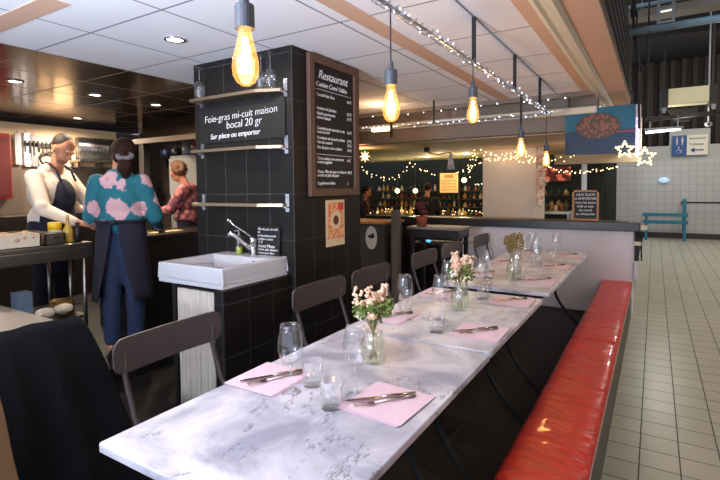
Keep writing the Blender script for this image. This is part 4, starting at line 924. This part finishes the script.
bgm = [mat('bg_cloth', c_, .9) for c_ in (rgb(20, 20, 24), rgb(60, 28, 30), rgb(24, 24, 30))]
def bg_person(x, y, h, ang, mi, label):
    t = thing('person', label, 'person', (x, y, 0), ang); k = h/1.7; b = nb(); P, rot = head_parts(b, (0, .05*k, 1.57*k), (0, 1, -.35), (0, .3, .9), k)
    cone(b, (0, 0, 1.38*k), (0, .03*k, 1.5*k), .05*k, .048*k); cone(b, (0, 0, .95*k), (0, 0, 1.28*k), .085*k, .085*k)
    for s in (-1, 1):
        cone(b, (s*.09*k, 0, .88*k), (s*.1*k, 0, .46*k), .085*k, .055*k); cone(b, (s*.1*k, 0, .46*k), (s*.1*k, 0, .07*k), .055*k, .04*k); cone(b, (s*.1*k, -.02, .04), (s*.1*k, .13*k, .035), .038, .032)
        cone(b, (s*.18*k, 0, 1.34*k), (s*.23*k, .05, 1.06*k), .045*k, .04*k); wr = V((s*.17*k, .25*k, .98*k)); cone(b, (s*.23*k, .05, 1.06*k), wr, .04*k, .027*k); hand(b, wr, (0, 1, -.1), (-s, 0, 0), .9*k)
    remeshed('body', b, m_skin, t, .012, 3)
    b = nb(); ball(b, (0, 0, 1.18*k), (.18*k, .13*k, .23*k)); ball(b, (0, 0, 1.32*k), (.19*k, .1*k, .09*k)); ball(b, (0, 0, .98*k), (.17*k, .14*k, .12*k))
    for s in (-1, 1): cone(b, (s*.175*k, 0, 1.33*k), (s*.23*k, .05, 1.06*k), .07*k, .06*k); cone(b, (s*.23*k, .05, 1.06*k), (s*.18*k, .23*k, .99*k), .058*k, .045*k)
    remeshed('jacket', b, bgm[mi], t, .015, 4); b = nb()
    for s in (-1, 1): cone(b, (s*.085*k, 0, .93*k), (s*.1*k, 0, .1*k), .105*k, .065*k)
    remeshed('trousers', b, bgm[2], t, .015, 4); b = nb(); ball(b, P(0, -.025, .03), (.083*k, .092*k, .095*k), rot); remeshed('hair', b, m_hairb, t, .01, 2)
bg_person(-3.50, 5.35, 1.48, .3, 0, 'person in dark clothes standing right beside the pillar in the dim background')
bg_person(-4.25, 7.0, 1.42, -1.0, 1, 'person in dark red at the dim market counter')
bg_person(-3.55, 8.1, 1.47, .4, 0, 'person in black seen from behind below the yellow price board')
# market counter and display shelves with bottles
mc = thing('market_counter', 'dark market counter full of bottles and jars in the background', 'counter', (-3.7, 8.95, 0)); b = nb(); box(b, (-2.0, -.3, 0), (1.25, .3, .80)); link('body', b, m_dark, mc); b = nb(); box(b, (-2.02, -.32, .80), (1.27, .32, .83)); link('top', b, m_dwood, mc)
ms = thing('display_rack', 'tall dark rack of bottles behind the market counter', 'rack', (-3.7, 9.7, 0)); b = nb()
for z in (.95, 1.12, 1.29): box(b, (-2.0, -.12, z), (1.25, .12, z+.012))
link('shelf', b, m_dwood, ms); b = nb()
for x in (-2, -.9, .2, 1.23): box(b, (x, -.12, 0), (x+.02, .12, 1.42))
link('upright', b, m_dwood, ms)
bc = [('amber', rgb(150, 90, 40)), ('red', rgb(104, 40, 30)), ('cream', rgb(206, 180, 140)), ('green', rgb(52, 62, 34)), ('gold', rgb(190, 140, 66)), ('dark', rgb(40, 30, 26))]
bmm = [mat(n_+'_glass', c_, .15) for n_, c_ in bc]; bme = {}
rr = random.Random(12); cnt_ = {}; ORD = ['first', 'second', 'third', 'fourth', 'fifth', 'sixth', 'seventh', 'eighth', 'ninth', 'tenth', 'eleventh', 'twelfth']
for row, (z, y, wn) in enumerate(((.832, 8.75, 'counter front'), (.832, 8.98, 'counter back'), (.963, 9.68, 'lower rack shelf'), (1.133, 9.68, 'middle rack shelf'), (1.303, 9.68, 'upper rack shelf'))):
    for i in range(26):
        k = rr.randrange(6); x = -5.45+i*.114+rr.uniform(-.02, .02)
        if k not in bme:
            b = nb(); lathe(b, [(0, 0), (.034, 0), (.036, .02), (.036, .07), (.014, .095), (.013, .125), (0, .126)], n=10); o = link('bottle', b, bmm[k], None, smooth=True); bme[k] = o
        else: o = bme[k].copy(); C.objects.link(o)
        q_ = rr.uniform(.7, 1.3); o.scale = (q_, q_, rr.uniform(.6, 1.25)); cnt_[k, row] = cnt_.get((k, row), 0)+1; o.location = (x, y, z); tag(o, 'small %s bottle on the market %s, %s %s one from the left' % (bc[k][0], wn, ORD[cnt_[k, row]-1], bc[k][0]), 'bottle', '%s bottles on the market %s' % (bc[k][0], wn))
# globe lamps, price board, spot lamp
for i, (x, y, z) in enumerate(((-4.43, 8.6, 1.315), (-4.03, 8.6, 1.315), (-3.03, 8.6, 1.51))):
    t = thing('globe_lamp', ['yellow green glowing globe lamp, left of the close pair', 'yellow green glowing globe lamp, right of the close pair', 'yellow green glowing globe lamp right of the price board'][i], 'lamp', (x, y, z), 0, 'market globe lamps'); b = nb(); ball(b, (0, 0, 0), .048); link('globe', b, m_globe, t, smooth=True); b = nb(); tube(b, [(0, 0, .045), (0, 0, 1.95-z)], .004, 6); link('cord', b, m_cord, t)
    l = lamp('globe_light', 'POINT', (0, -.1, 0), 5, (.95, 1, .5), .05); l.parent = t
pb = thing('price_board', 'lit orange and cream price board hanging in the market', 'sign', (-3.22, 8.3, 1.28)); m_pb = mat('lit_cream', rgb(235, 200, 130), .6, emit=rgb(235, 180, 100), es=.55)
b = nb(); box(b, (-.17, 0, 0), (.17, .03, .36)); link('panel', b, m_pb, pb); m_pr = mat('print_orange', rgb(190, 96, 50), .7)
text_mesh('VINS', .085, m_pr, 'writing', pb, (0, -.003, .27), FRONT, 'CENTER', 0, bold=.002)
for i in range(4): text_mesh('rouge blanc rosé', .042, m_pr, 'writing', pb, (0, -.003, .21-.055*i), FRONT, 'CENTER', 0)
b = nb(); tube(b, [(-.14, .015, .36), (-.14, .015, .67)], .003, 5); tube(b, [(.14, .015, .36), (.14, .015, .67)], .003, 5); link('cord', b, m_cord, pb)
wl = thing('arm_lamp', 'white conical lamp on a curved black arm under the beige soffit', 'lamp', (-2.77, 6.3, 1.95)); b = nb(); box(b, (-.03, -.03, -.06), (.03, .03, 0)); link('mount', b, m_black, wl)
b = nb(); tube(b, [(0, 0, -.04), (.06, 0, -.085), (.18, 0, -.10), (.33, 0, -.085), (.36, 0, -.10)], .008, 8); link('arm', b, m_black, wl, smooth=True)
b = nb(); lathe(b, [(.018, -.09), (.026, -.13), (.034, -.2), (.055, -.32), (.052, -.32), (.03, -.2), (.0, -.1)], (.36, 0, 0), n=20); link('lamp_shade', b, m_cer, wl, smooth=True)
tl = thing('ceiling_spot', 'white cone pendant under the beige soffit by the pillar', 'lamp', (-4.25, 7.2, 1.95)); b = nb(); tube(b, [(0, 0, 0), (0, 0, -.06)], .006, 6); link('cord', b, m_cer, tl); b = nb(); lathe(b, [(.01, -.06), (.1, -.12), (.095, -.12), (.0, -.07)], n=18); link('lamp_shade', b, m_cer, tl, smooth=True)
an = thing('lantern', 'glowing star shaped lantern right of the menu board', 'lantern', (-3.56, 5.9, 1.84)); b = nb()
for i in range(8): a = 2*pi*i/8; r = .07; tube(b, [(0, 0, 0), (cos(a)*r, cos(a)*r*.4, sin(a)*r*1.2)], [.022, .001], 5)
link('star_body', b, emis('lantern_glow', (1, .62, .25, 1), 4), an); b = nb(); tube(b, [(0, 0, 0), (0, 0, .11)], .003, 5); link('cord', b, m_cord, an)
l = lamp('lantern_light', 'POINT', (0, -.12, 0), 6, (1, .6, .25), .06); l.parent = an
sl = thing('strip_light', 'warm bracket light beside the menu board top right', 'lamp', (-2.55, 4.6, 2.03)); b = nb(); box(b, (-.12, -.03, -.02), (.10, .03, .02)); link('tube', b, emis('strip_glow', (1, .62, .28, 1), 5), sl)
b = nb(); box(b, (.1, -.015, -.10), (.12, .015, .27)); link('hanger', b, m_cord, sl); l = lamp('strip_lamp', 'POINT', (0, 0, .08), 7, (1, .6, .28), .05); l.parent = sl
for i, (x, y) in enumerate(((-3.1, 7.6), (-2.75, 7.9), (-3.6, 8.2))):
    t = thing('soffit_spot', ['small recessed spot in the beige soffit, left', 'small recessed spot in the beige soffit, right', 'small recessed spot in the beige soffit, far'][i], 'light', (x, y, 1.95), 0, 'soffit spots'); b = nb(); lathe(b, [(0, -.006), (.045, -.006), (.045, 0), (0, 0)], n=16); link('lens', b, m_down, t); l = lamp('soffit_light', 'POINT', (0, 0, -.1), 5, (1, .8, .55), .05); l.parent = t
# warm fairy lights
led_string('fairy_lights', 'warm fairy lights looping over the dark market opening', [(-5.2, 8.4, 1.78), (-4.7, 8.4, 1.55), (-4.3, 8.4, 1.60), (-4.0, 8.4, 1.86), (-3.7, 8.4, 1.66), (-3.35, 8.4, 1.56), (-3.0, 8.4, 1.66), (-2.65, 8.4, 1.84)], 46, m_ledy, .05, .009, seed=5, wire=m_cord)
led_string('fairy_lights', 'tangle of warm fairy lights at the top left of the cream column', [(-2.45, 7.1, 1.55), (-2.42, 7.15, 1.78), (-2.3, 7.15, 1.90), (-1.95, 7.15, 1.80), (-1.7, 7.15, 1.88), (-1.5, 7.15, 1.78), (-2.2, 7.15, 1.84)], 70, m_ledy, .06, .008, seed=6, wire=m_cord)
led_string('fairy_lights', 'warm fairy lights strung under the blue hanging sign', [(-1.55, 6.9, 1.95), (-1.5, 6.9, 1.76), (-1.15, 6.9, 1.72), (-.95, 6.9, 1.78), (-.7, 6.9, 1.84), (-.45, 6.9, 1.80), (-.42, 6.9, 1.95)], 26, m_ledy, .05, .007, seed=7, wire=m_cord)
led_string('fairy_lights', 'warm fairy lights draped across the market doorway', [(-1.45, 7.6, 1.74), (-1.3, 7.6, 1.63), (-1.1, 7.6, 1.58), (-.9, 7.6, 1.585), (-.65, 7.6, 1.62), (-.42, 7.6, 1.66)], 34, m_ledy, .02, .008, seed=8, wire=m_cord)
led_string('fairy_lights', 'warm fairy lights along the bottles below the price board', [(-5.3, 8.64, .86), (-4.2, 8.64, .93), (-3.3, 8.64, .87), (-2.5, 8.64, .95)], 40, m_ledy, .05, .008, seed=15, wire=m_cord)
led_string('fairy_lights', 'yellow light string on the top of the bottle rack', [(-3.15, 9.6, 1.43), (-2.5, 9.6, 1.43)], 16, m_globe, .01, .010, seed=16, wire=m_cord)
# market doorway: food picture, pink garland, produce, white post
dp = thing('food_picture', 'orange red lit food picture in the market doorway', 'sign', (-1.66, 10.17, 1.46)); b = nb(); box(b, (-.27, 0, 0), (.27, .02, .32)); link('panel', b, m_black, dp)
m_food = floral('food_print', rgb(84, 34, 28), rgb(240, 180, 120), rgb(206, 96, 66), 9, .5); m_food.node_tree.nodes['Principled BSDF'].inputs['Emission Strength'].default_value = .45
nt = m_food.node_tree; nt.links.new(nt.nodes['Principled BSDF'].inputs['Base Color'].links[0].from_socket, nt.nodes['Principled BSDF'].inputs['Emission Color'])
b = nb(); box(b, (-.25, -.006, .02), (.25, 0, .30)); link('print', b, m_food, dp)

simple('white_post', 'white post in the market doorway', 'post', (-1.10, 9.6, 0), lambda b: box(b, (-.045, -.04, 0), (.045, .04, 1.8)), m_cer, bev=.004)
simple('dark_partition', 'dark panel right of the white post in the doorway', 'panel', (-.93, 9.7, 0), lambda b: box(b, (-.1, -.02, 0), (.12, .02, 1.8)), m_vdark)
gd = thing('flower_garland', 'pink and cream paper flower garland hanging beside the cream column', 'garland', (-1.40, 7.2, 1.94)); b = nb(); rr = random.Random(8)
for i in range(70):
    z = -rr.random()*.85; ball(b, (rr.gauss(0, .03), rr.gauss(0, .025), z), (.028, .02, .03), Matrix.Rotation(rr.uniform(0, 3), 3, 'Y'), 6)
link('petals', b, floral('garland_pink', rgb(226, 176, 160), rgb(190, 84, 76), rgb(240, 220, 200), 14, .5), gd); b = nb(); tube(b, [(0, 0, 0), (0, 0, -.86)], .004, 5); link('cord', b, m_cord, gd)
pr = thing('produce_stand', 'white stall table in the market doorway', 'table', (-1.62, 8.6, 0)); b = nb(); box(b, (-.35, -.2, .92), (.45, .2, .96)); link('top', b, m_cer, pr)
for x in (-.32, .40):
    for y in (-.17, .17): b = nb(); box(b, (x, y, 0), (x+.03, y+.03, .92)); link('leg', b, m_cer, pr)
for i in range(9):
    k = i % 4; t = thing('glass_jar', ['green', 'golden', 'pale', 'brown'][k]+' jar on the stall table, %s' % ['leftmost', 'second', 'third', 'fourth', 'fifth', 'sixth', 'seventh', 'eighth', 'rightmost'][i], 'jar', (-1.9+i*.08, 8.6+.05*(i % 2), .96), 0, 'jars on the stall table'); b = nb(); h = .10+.03*(i % 3); lathe(b, [(0, 0), (.03, 0), (.032, h*.8), (.022, h), (0, h)], n=12); link('body', b, [bmm[3], bmm[4], bmm[2], bmm[0]][k], t, smooth=True); b = nb(); lathe(b, [(0, h), (.024, h), (.024, h+.015), (0, h+.015)], n=12); link('lid', b, m_dsteel, t)
rk2 = thing('hanging_rack', 'rack of green bottles and plants below the food picture', 'rack', (-1.62, 9.75, 0)); b = nb()
for z in (1.0, 1.2): box(b, (-.4, -.08, z), (.4, .08, z+.012))
for x in (-.4, .385): box(b, (x, -.08, 0), (x+.015, .08, 1.35))
link('frame', b, m_dwood, rk2)
for i in range(12):
    z = (1.012, 1.212)[i % 2]; o = bme[3 if i % 3 else 4].copy() if 3 in bme else None
    C.objects.link(o); o.location = (-1.95+(i//2)*.13, 9.75, z); tag(o, ('green' if i % 3 else 'gold')+' bottle on the %s shelf below the food picture, %s from the left' % (('lower', 'upper')[i % 2], ORD[i//2]), 'bottle', 'bottles below the food picture'); 
ck = thing('chalk_sign', 'black chalk sign in an orange wood frame standing on the dark ledge', 'sign', (-.66, 5.88, 1.0)); b = nb(); box(b, (-.135, -.012, 0), (-.115, .012, .34)); box(b, (.115, -.012, 0), (.135, .012, .34)); box(b, (-.135, -.012, .32), (.135, .012, .34)); box(b, (-.115, -.012, 0), (.115, .012, .02)); link('frame', b, m_wood, ck)
b = nb(); box(b, (-.115, -.004, .02), (.115, .006, .32)); link('slate', b, m_board, ck)
for i, s in enumerate(('NOS PLATS', 'A EMPORTER', 'tous les jours', 'midi et soir', 'du mardi', 'au dimanche')): text_mesh(s, .038, m_chalk, 'writing', ck, (0, -.0055, .275-.043*i), FRONT, 'CENTER', .1)
# blue hanging sign, lit strip, LED stars
bs = thing('hanging_sign', 'blue hanging sign with a picture of a shellfish platter', 'sign', (-.473, 5.29, 1.705)); bs.scale = (.883,)*3; b = nb(); box(b, (-.36, 0, 0), (.345, .05, .52)); link('panel', b, mat('sign_blue', rgb(30, 58, 92), .6, var=.15), bs)
b = nb(); box(b, (-.36, -.004, .26), (.345, 0, .52)); link('upper_band', b, mat('sign_teal', rgb(22, 98, 124), .6, var=.15), bs)
b = nb(); box(b, (0, -.006, .225), (.345, -.004, .25)); link('red_band', b, mat('sign_red', rgb(130, 70, 66), .6), bs)
b = nb(); ball(b, (-.02, -.006, .31), (.225, .006, .145), None, 28); link('platter_plate', b, mat('plate_brown', rgb(84, 66, 62), .6, var=.3), bs)
b = nb(); rr = random.Random(2)
for i in range(90):
    a = rr.uniform(0, 6.28); r = math.sqrt(rr.random()); ball(b, (-.02+.20*r*cos(a), -.008, .31+.125*r*sin(a)), (.020, .010, .014), Matrix.Rotation(rr.uniform(0, 3), 3, 'Y'), 6)
link('platter_picture', b, floral('platter', rgb(96, 72, 62), rgb(216, 190, 168), rgb(150, 104, 92), 45, .7), bs)
for x in (-.33, .31): b = nb(); box(b, (x, .02, .52), (x+.01, .03, .66)); link('hanger', b, m_cord, bs)
eb = thing('side_sign', 'narrow white sign box at the right end of the blue sign', 'sign', (-.146, 5.29, 1.665)); eb.scale = (.883,)*3; b = nb(); box(b, (-.022, -.02, 0), (.022, .3, .56)); link('box_body', b, mat('sign_white', rgb(200, 190, 205), .5), eb)
led_string('led_strip', 'violet LED strip hanging down the narrow white sign', [(-.146, 5.26, 2.03), (-.146, 5.26, 1.69)], 26, m_ledp, .008, .009, seed=11)
def star(x, y, z, R_, label, seed):
    t = thing('light_star', label, 'light', (x, y, z)); pts = []
    for i in range(11): a = pi/2+i*pi/5; r = R_ if i % 2 == 0 else R_*.5; pts.append((r*cos(a), 0, r*sin(a)))
    b = nb(); tube(b, pts, .002, 5); link('frame', b, m_cord, t); me = None
    for i in range(10):
        for q in (0, .5):
            p = V(pts[i]).lerp(V(pts[i+1]), q); b = nb()
            if me is None: ball(b, (0, 0, 0), .010, None, 8); o = link('led', b, m_ledy, t); me = o.data
            else: b.free(); o = bpy.data.objects.new('led', me); C.objects.link(o); o.parent = t
            o.location = p
for lx, ly, lz in ((-1.0, 6.75, 1.70), (-1.9, 6.95, 1.72), (-.8, 7.4, 1.55)): lamp('fairy_glow', 'POINT', (lx, ly, lz), 1.0, (1, .70, .42), .15)
star(-.085, 5.2, 1.655, .085, 'white warm LED star hanging in front of the far tiled wall', 1); star(-.25, 5.2, 1.73, .075, 'yellow LED star in front of the blue sign corner', 2)

# ------------------------------------------------------------ hall
hp = thing('ceiling_pipe', 'blue grey pipe crossing the dark hall near the top right', 'pipe', (-.22, 5.0, 2.765)); b = nb(); tube(b, [(0, 0, 0), (3.0, 0, .02)], .032, 14); link('pipe_body', b, m_bluep, hp, smooth=True)
b = nb(); box(b, (.21, -.02, -.0), (.235, .02, 1.8)); box(b, (.32, -.02, 0), (.345, .02, 1.8)); box(b, (.21, -.03, .03), (.345, .03, .05)); box(b, (.21, -.03, .14), (.345, .03, .16)); link('bracket', b, m_steel, hp)
hb = thing('cable_tray', 'grey cable tray with a blue pipe above the hall pipe', 'cable tray', (-.24, 5.4, 2.98)); b = nb(); box(b, (0, -.1, 0), (.78, .1, .07)); link('tray_body', b, mat('tray_beige', rgb(130, 122, 112), .6), hb); b = nb(); tube(b, [(0, -.14, .09), (3, -.14, .10)], .018, 10); link('pipe', b, m_bluep, hb, smooth=True)
b = nb(); box(b, (.1, -.01, .07), (.115, .01, 1.6)); link('hanger', b, m_steel, hb)
for i, (x, w) in enumerate(((.62, 'left'), (.80, 'right'))): simple('hanging_rod', 'thin pale green rod hanging from the hall ceiling, %s of two' % w, 'rod', (x, 6.0, 2.85), lambda b: tube(b, [(0, 0, 0), (0, 0, 1.75)], .010, 8), mat('pale_green', rgb(110, 126, 112), .5), 'hall ceiling rods')
cc = thing('hanging_cable', 'loose dark cable hanging down beside the fascia', 'cable', (-.16, 5.0, 2.4)); b = nb(); tube(b, [(0, 0, .55), (.0, 0, .3), (.02, 0, .1), (.04, 0, .01), (.07, 0, .02), (.09, 0, .1), (.09, 0, .37), (.1, 0, 2.2)], .008, 8); tube(b, [(-.03, 0, .5), (-.01, 0, .2), (.02, 0, .1), (.03, 0, -.5)], .010, 8); tube(b, [(-.03, 0, .5), (-.03, 0, 2.2)], .022, 8); link('cable_run', b, m_cord, cc, smooth=True)
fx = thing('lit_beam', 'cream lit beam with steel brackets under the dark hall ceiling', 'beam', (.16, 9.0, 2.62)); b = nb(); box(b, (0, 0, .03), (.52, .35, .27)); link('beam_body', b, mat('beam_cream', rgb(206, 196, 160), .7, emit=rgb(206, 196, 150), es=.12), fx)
for x in (-.10, .53):
    b = nb(); box(b, (x, -.02, -.02), (x+.09, .33, .28)); link('bracket', b, m_dsteel, fx)
    b = nb(); box(b, (x+.02, -.03, -.10), (x+.07, .0, -.02)); link('clamp', b, m_steel, fx)
    b = nb(); box(b, (x+.03, .1, .28), (x+.06, .13, 1.98)); link('hanger', b, m_dsteel, fx)
b = nb(); v = [b.verts.new(p) for p in ((0, .4, 0), (.42, .4, 0), (.3, .4, -.2), (.1, .4, -.2))]; b.faces.new(v); e_ = bmesh.ops.extrude_face_region(b, geom=b.faces[:]); bmesh.ops.translate(b, verts=[x for x in e_['geom'] if isinstance(x, bmesh.types.BMVert)], vec=(0, .1, 0)); link('gusset', b, m_dsteel, fx)
cd_ = thing('conduit', 'bundle of grey conduits running across the hall below the cream beam', 'conduit', (-.15, 9.0, 2.42)); b = nb(); tube(b, [(0, 0, 0), (3, 0, .10)], .022, 8); tube(b, [(0, .05, .04), (3, .05, .12)], .018, 8); tube(b, [(0, 0, -.02), (.3, 0, .02), (3, 0, .05)], .012, 8); link('pipes', b, m_dsteel, cd_, smooth=True)
for x in (.02, 2.6): b = nb(); box(b, (x, .07, 0), (x+.02, .09, 2.1)); link('hanger', b, m_dsteel, cd_)
ft = thing('tube_light', 'bright fluorescent tube light in the hall right of the blue sign', 'light', (-.14, 9.0, 2.22)); b = nb(); tube(b, [(0, 0, .01), (.47, 0, .035)], .020, 10); link('tube', b, m_tube, ft, smooth=True); b = nb(); box(b, (-.02, -.02, .04), (.50, .02, .075)); box(b, (.05, -.005, .07), (.07, .005, .22)); box(b, (.42, -.005, .07), (.44, .005, .25)); link('housing', b, m_steel, ft)
l = lamp('tube_lamp', 'POINT', (.24, 0, -.1), 25, (.95, 1, .92), .1); l.parent = ft
cv = thing('security_camera', 'white dome security camera near the top of the far wall', 'camera', (.70, 9.3, 2.33)); b = nb(); ball(b, (0, 0, 0), (.055, .055, .04)); tube(b, [(0, 0, 0), (0, 0, 2.26)], .012, 8); link('dome', b, m_cer, cv, smooth=True); b = nb(); ball(b, (0, -.045, -.005), .02); link('lens', b, m_black, cv)
sg = thing('direction_sign', 'blue and white toilet direction sign on the far wall', 'sign', (.36, 14.60, 2.12)); b = nb(); box(b, (.0, 0, 0), (.31, .05, .50)); link('blue_panel', b, mat('sign_deep_blue', rgb(26, 70, 130), .5), sg)
b = nb(); box(b, (.31, 0, 0), (.74, .05, .50)); link('white_panel', b, mat('sign_cream', rgb(222, 216, 200), .5), sg)
b = nb()
for x, w in ((.10, .03), (.215, .045)): ball(b, (x, -.004, .45), (.018, .004, .018), None, 8); box(b, (x-w/2, -.005, .33), (x+w/2, -.001, .42)); box(b, (x-.012, -.005, .26), (x+.012, -.001, .33))
ball(b, (.14, -.004, .21), (.015, .004, .015), None, 8); box(b, (.13, -.005, .12), (.145, -.001, .19)); box(b, (.13, -.005, .12), (.19, -.001, .135)); box(b, (.185, -.005, .06), (.2, -.001, .135)); tube(b, [(.14+.05*cos(a*.5+1.8), -.004, .10+.05*sin(a*.5+1.8)) for a in range(10)], .005, 4)
link('pictograms', b, m_cer, sg); m_sb = mat('sign_print_blue', rgb(40, 50, 120), .6)
b = nb(); box(b, (.46, -.005, .105), (.66, -.001, .135)); v = [b.verts.new(p) for p in ((.38, -.004, .12), (.47, -.004, .05), (.47, -.004, .19))]; b.faces.new(v); link('arrow', b, m_sb, sg)
text_mesh('Ascenseur', .085, mat('sign_print_grey', rgb(90, 86, 84), .6), 'writing', sg, (.35, -.003, .39), FRONT, 'LEFT', 0, bold=.001); text_mesh('Toilettes', .085, MATS['sign_print_grey'], 'writing', sg, (.35, -.003, .24), FRONT, 'LEFT', 0, bold=.001)
simple('wall_dispenser', 'small pale blue glowing oval fixture on the far tiled wall', 'dispenser', (.20, 14.63, 1.50), lambda b: ball(b, (0, 0, 0), (.12, .05, .075)), mat('pale_blue_glow', rgb(170, 200, 230), .4, emit=rgb(190, 215, 240), es=.5), smooth=True)
tbn = thing('teal_barrier', 'teal painted metal bench against the far tiled wall', 'bench', (-.25, 13.9, 0)); b = nb(); box(b, (0, 0, .60), (.95, .35, .67)); box(b, (0, 0, .42), (.95, .03, .50)); link('seat_board', b, m_teal, tbn)
for x in (.05, .85): b = nb(); box(b, (x, .02, 0), (x+.06, .08, .60)); link('leg', b, m_teal, tbn)
b = nb(); box(b, (.84, .3, .2), (.92, .36, 1.02)); link('backpost', b, m_teal, tbn)
hr = thing('handrail', 'brown metal handrail along the far tiled wall', 'rail', (.58, 14.4, .93)); b = nb(); tube(b, [(0, 0, 0), (4.0, 0, 0)], .022, 8); link('bar', b, m_dsteel, hr, smooth=True); b = nb(); tube(b, [(.8, 0, 0), (.8, .3, 0)], .012, 6); tube(b, [(.02, 0, 0), (.02, .3, 0)], .03, 8); link('bracket', b, m_dsteel, hr)
ex = thing('socket_box', 'cream electrical box with cables at the end of the dark ledge', 'electrical box', (-.12, 5.74, 0)); b = nb(); box(b, (.0, -.02, .925), (.06, .04, .97)); link('box_body', b, m_tray, ex, bev=.003); b = nb(); box(b, (-.055, -.02, .76), (.01, .02, .80)); link('junction_box', b, m_tray, ex, bev=.003)
b = nb()
for x in (-.04, -.02, .01): tube(b, [(x, 0, .92), (x, -.005, .76), (x+.005, 0, .60)], .008, 6)
link('cables', b, m_cord, ex); b = nb(); box(b, (-.055, -.015, .40), (-.01, .1, .58)); link('lower_cover', b, m_cer, ex)
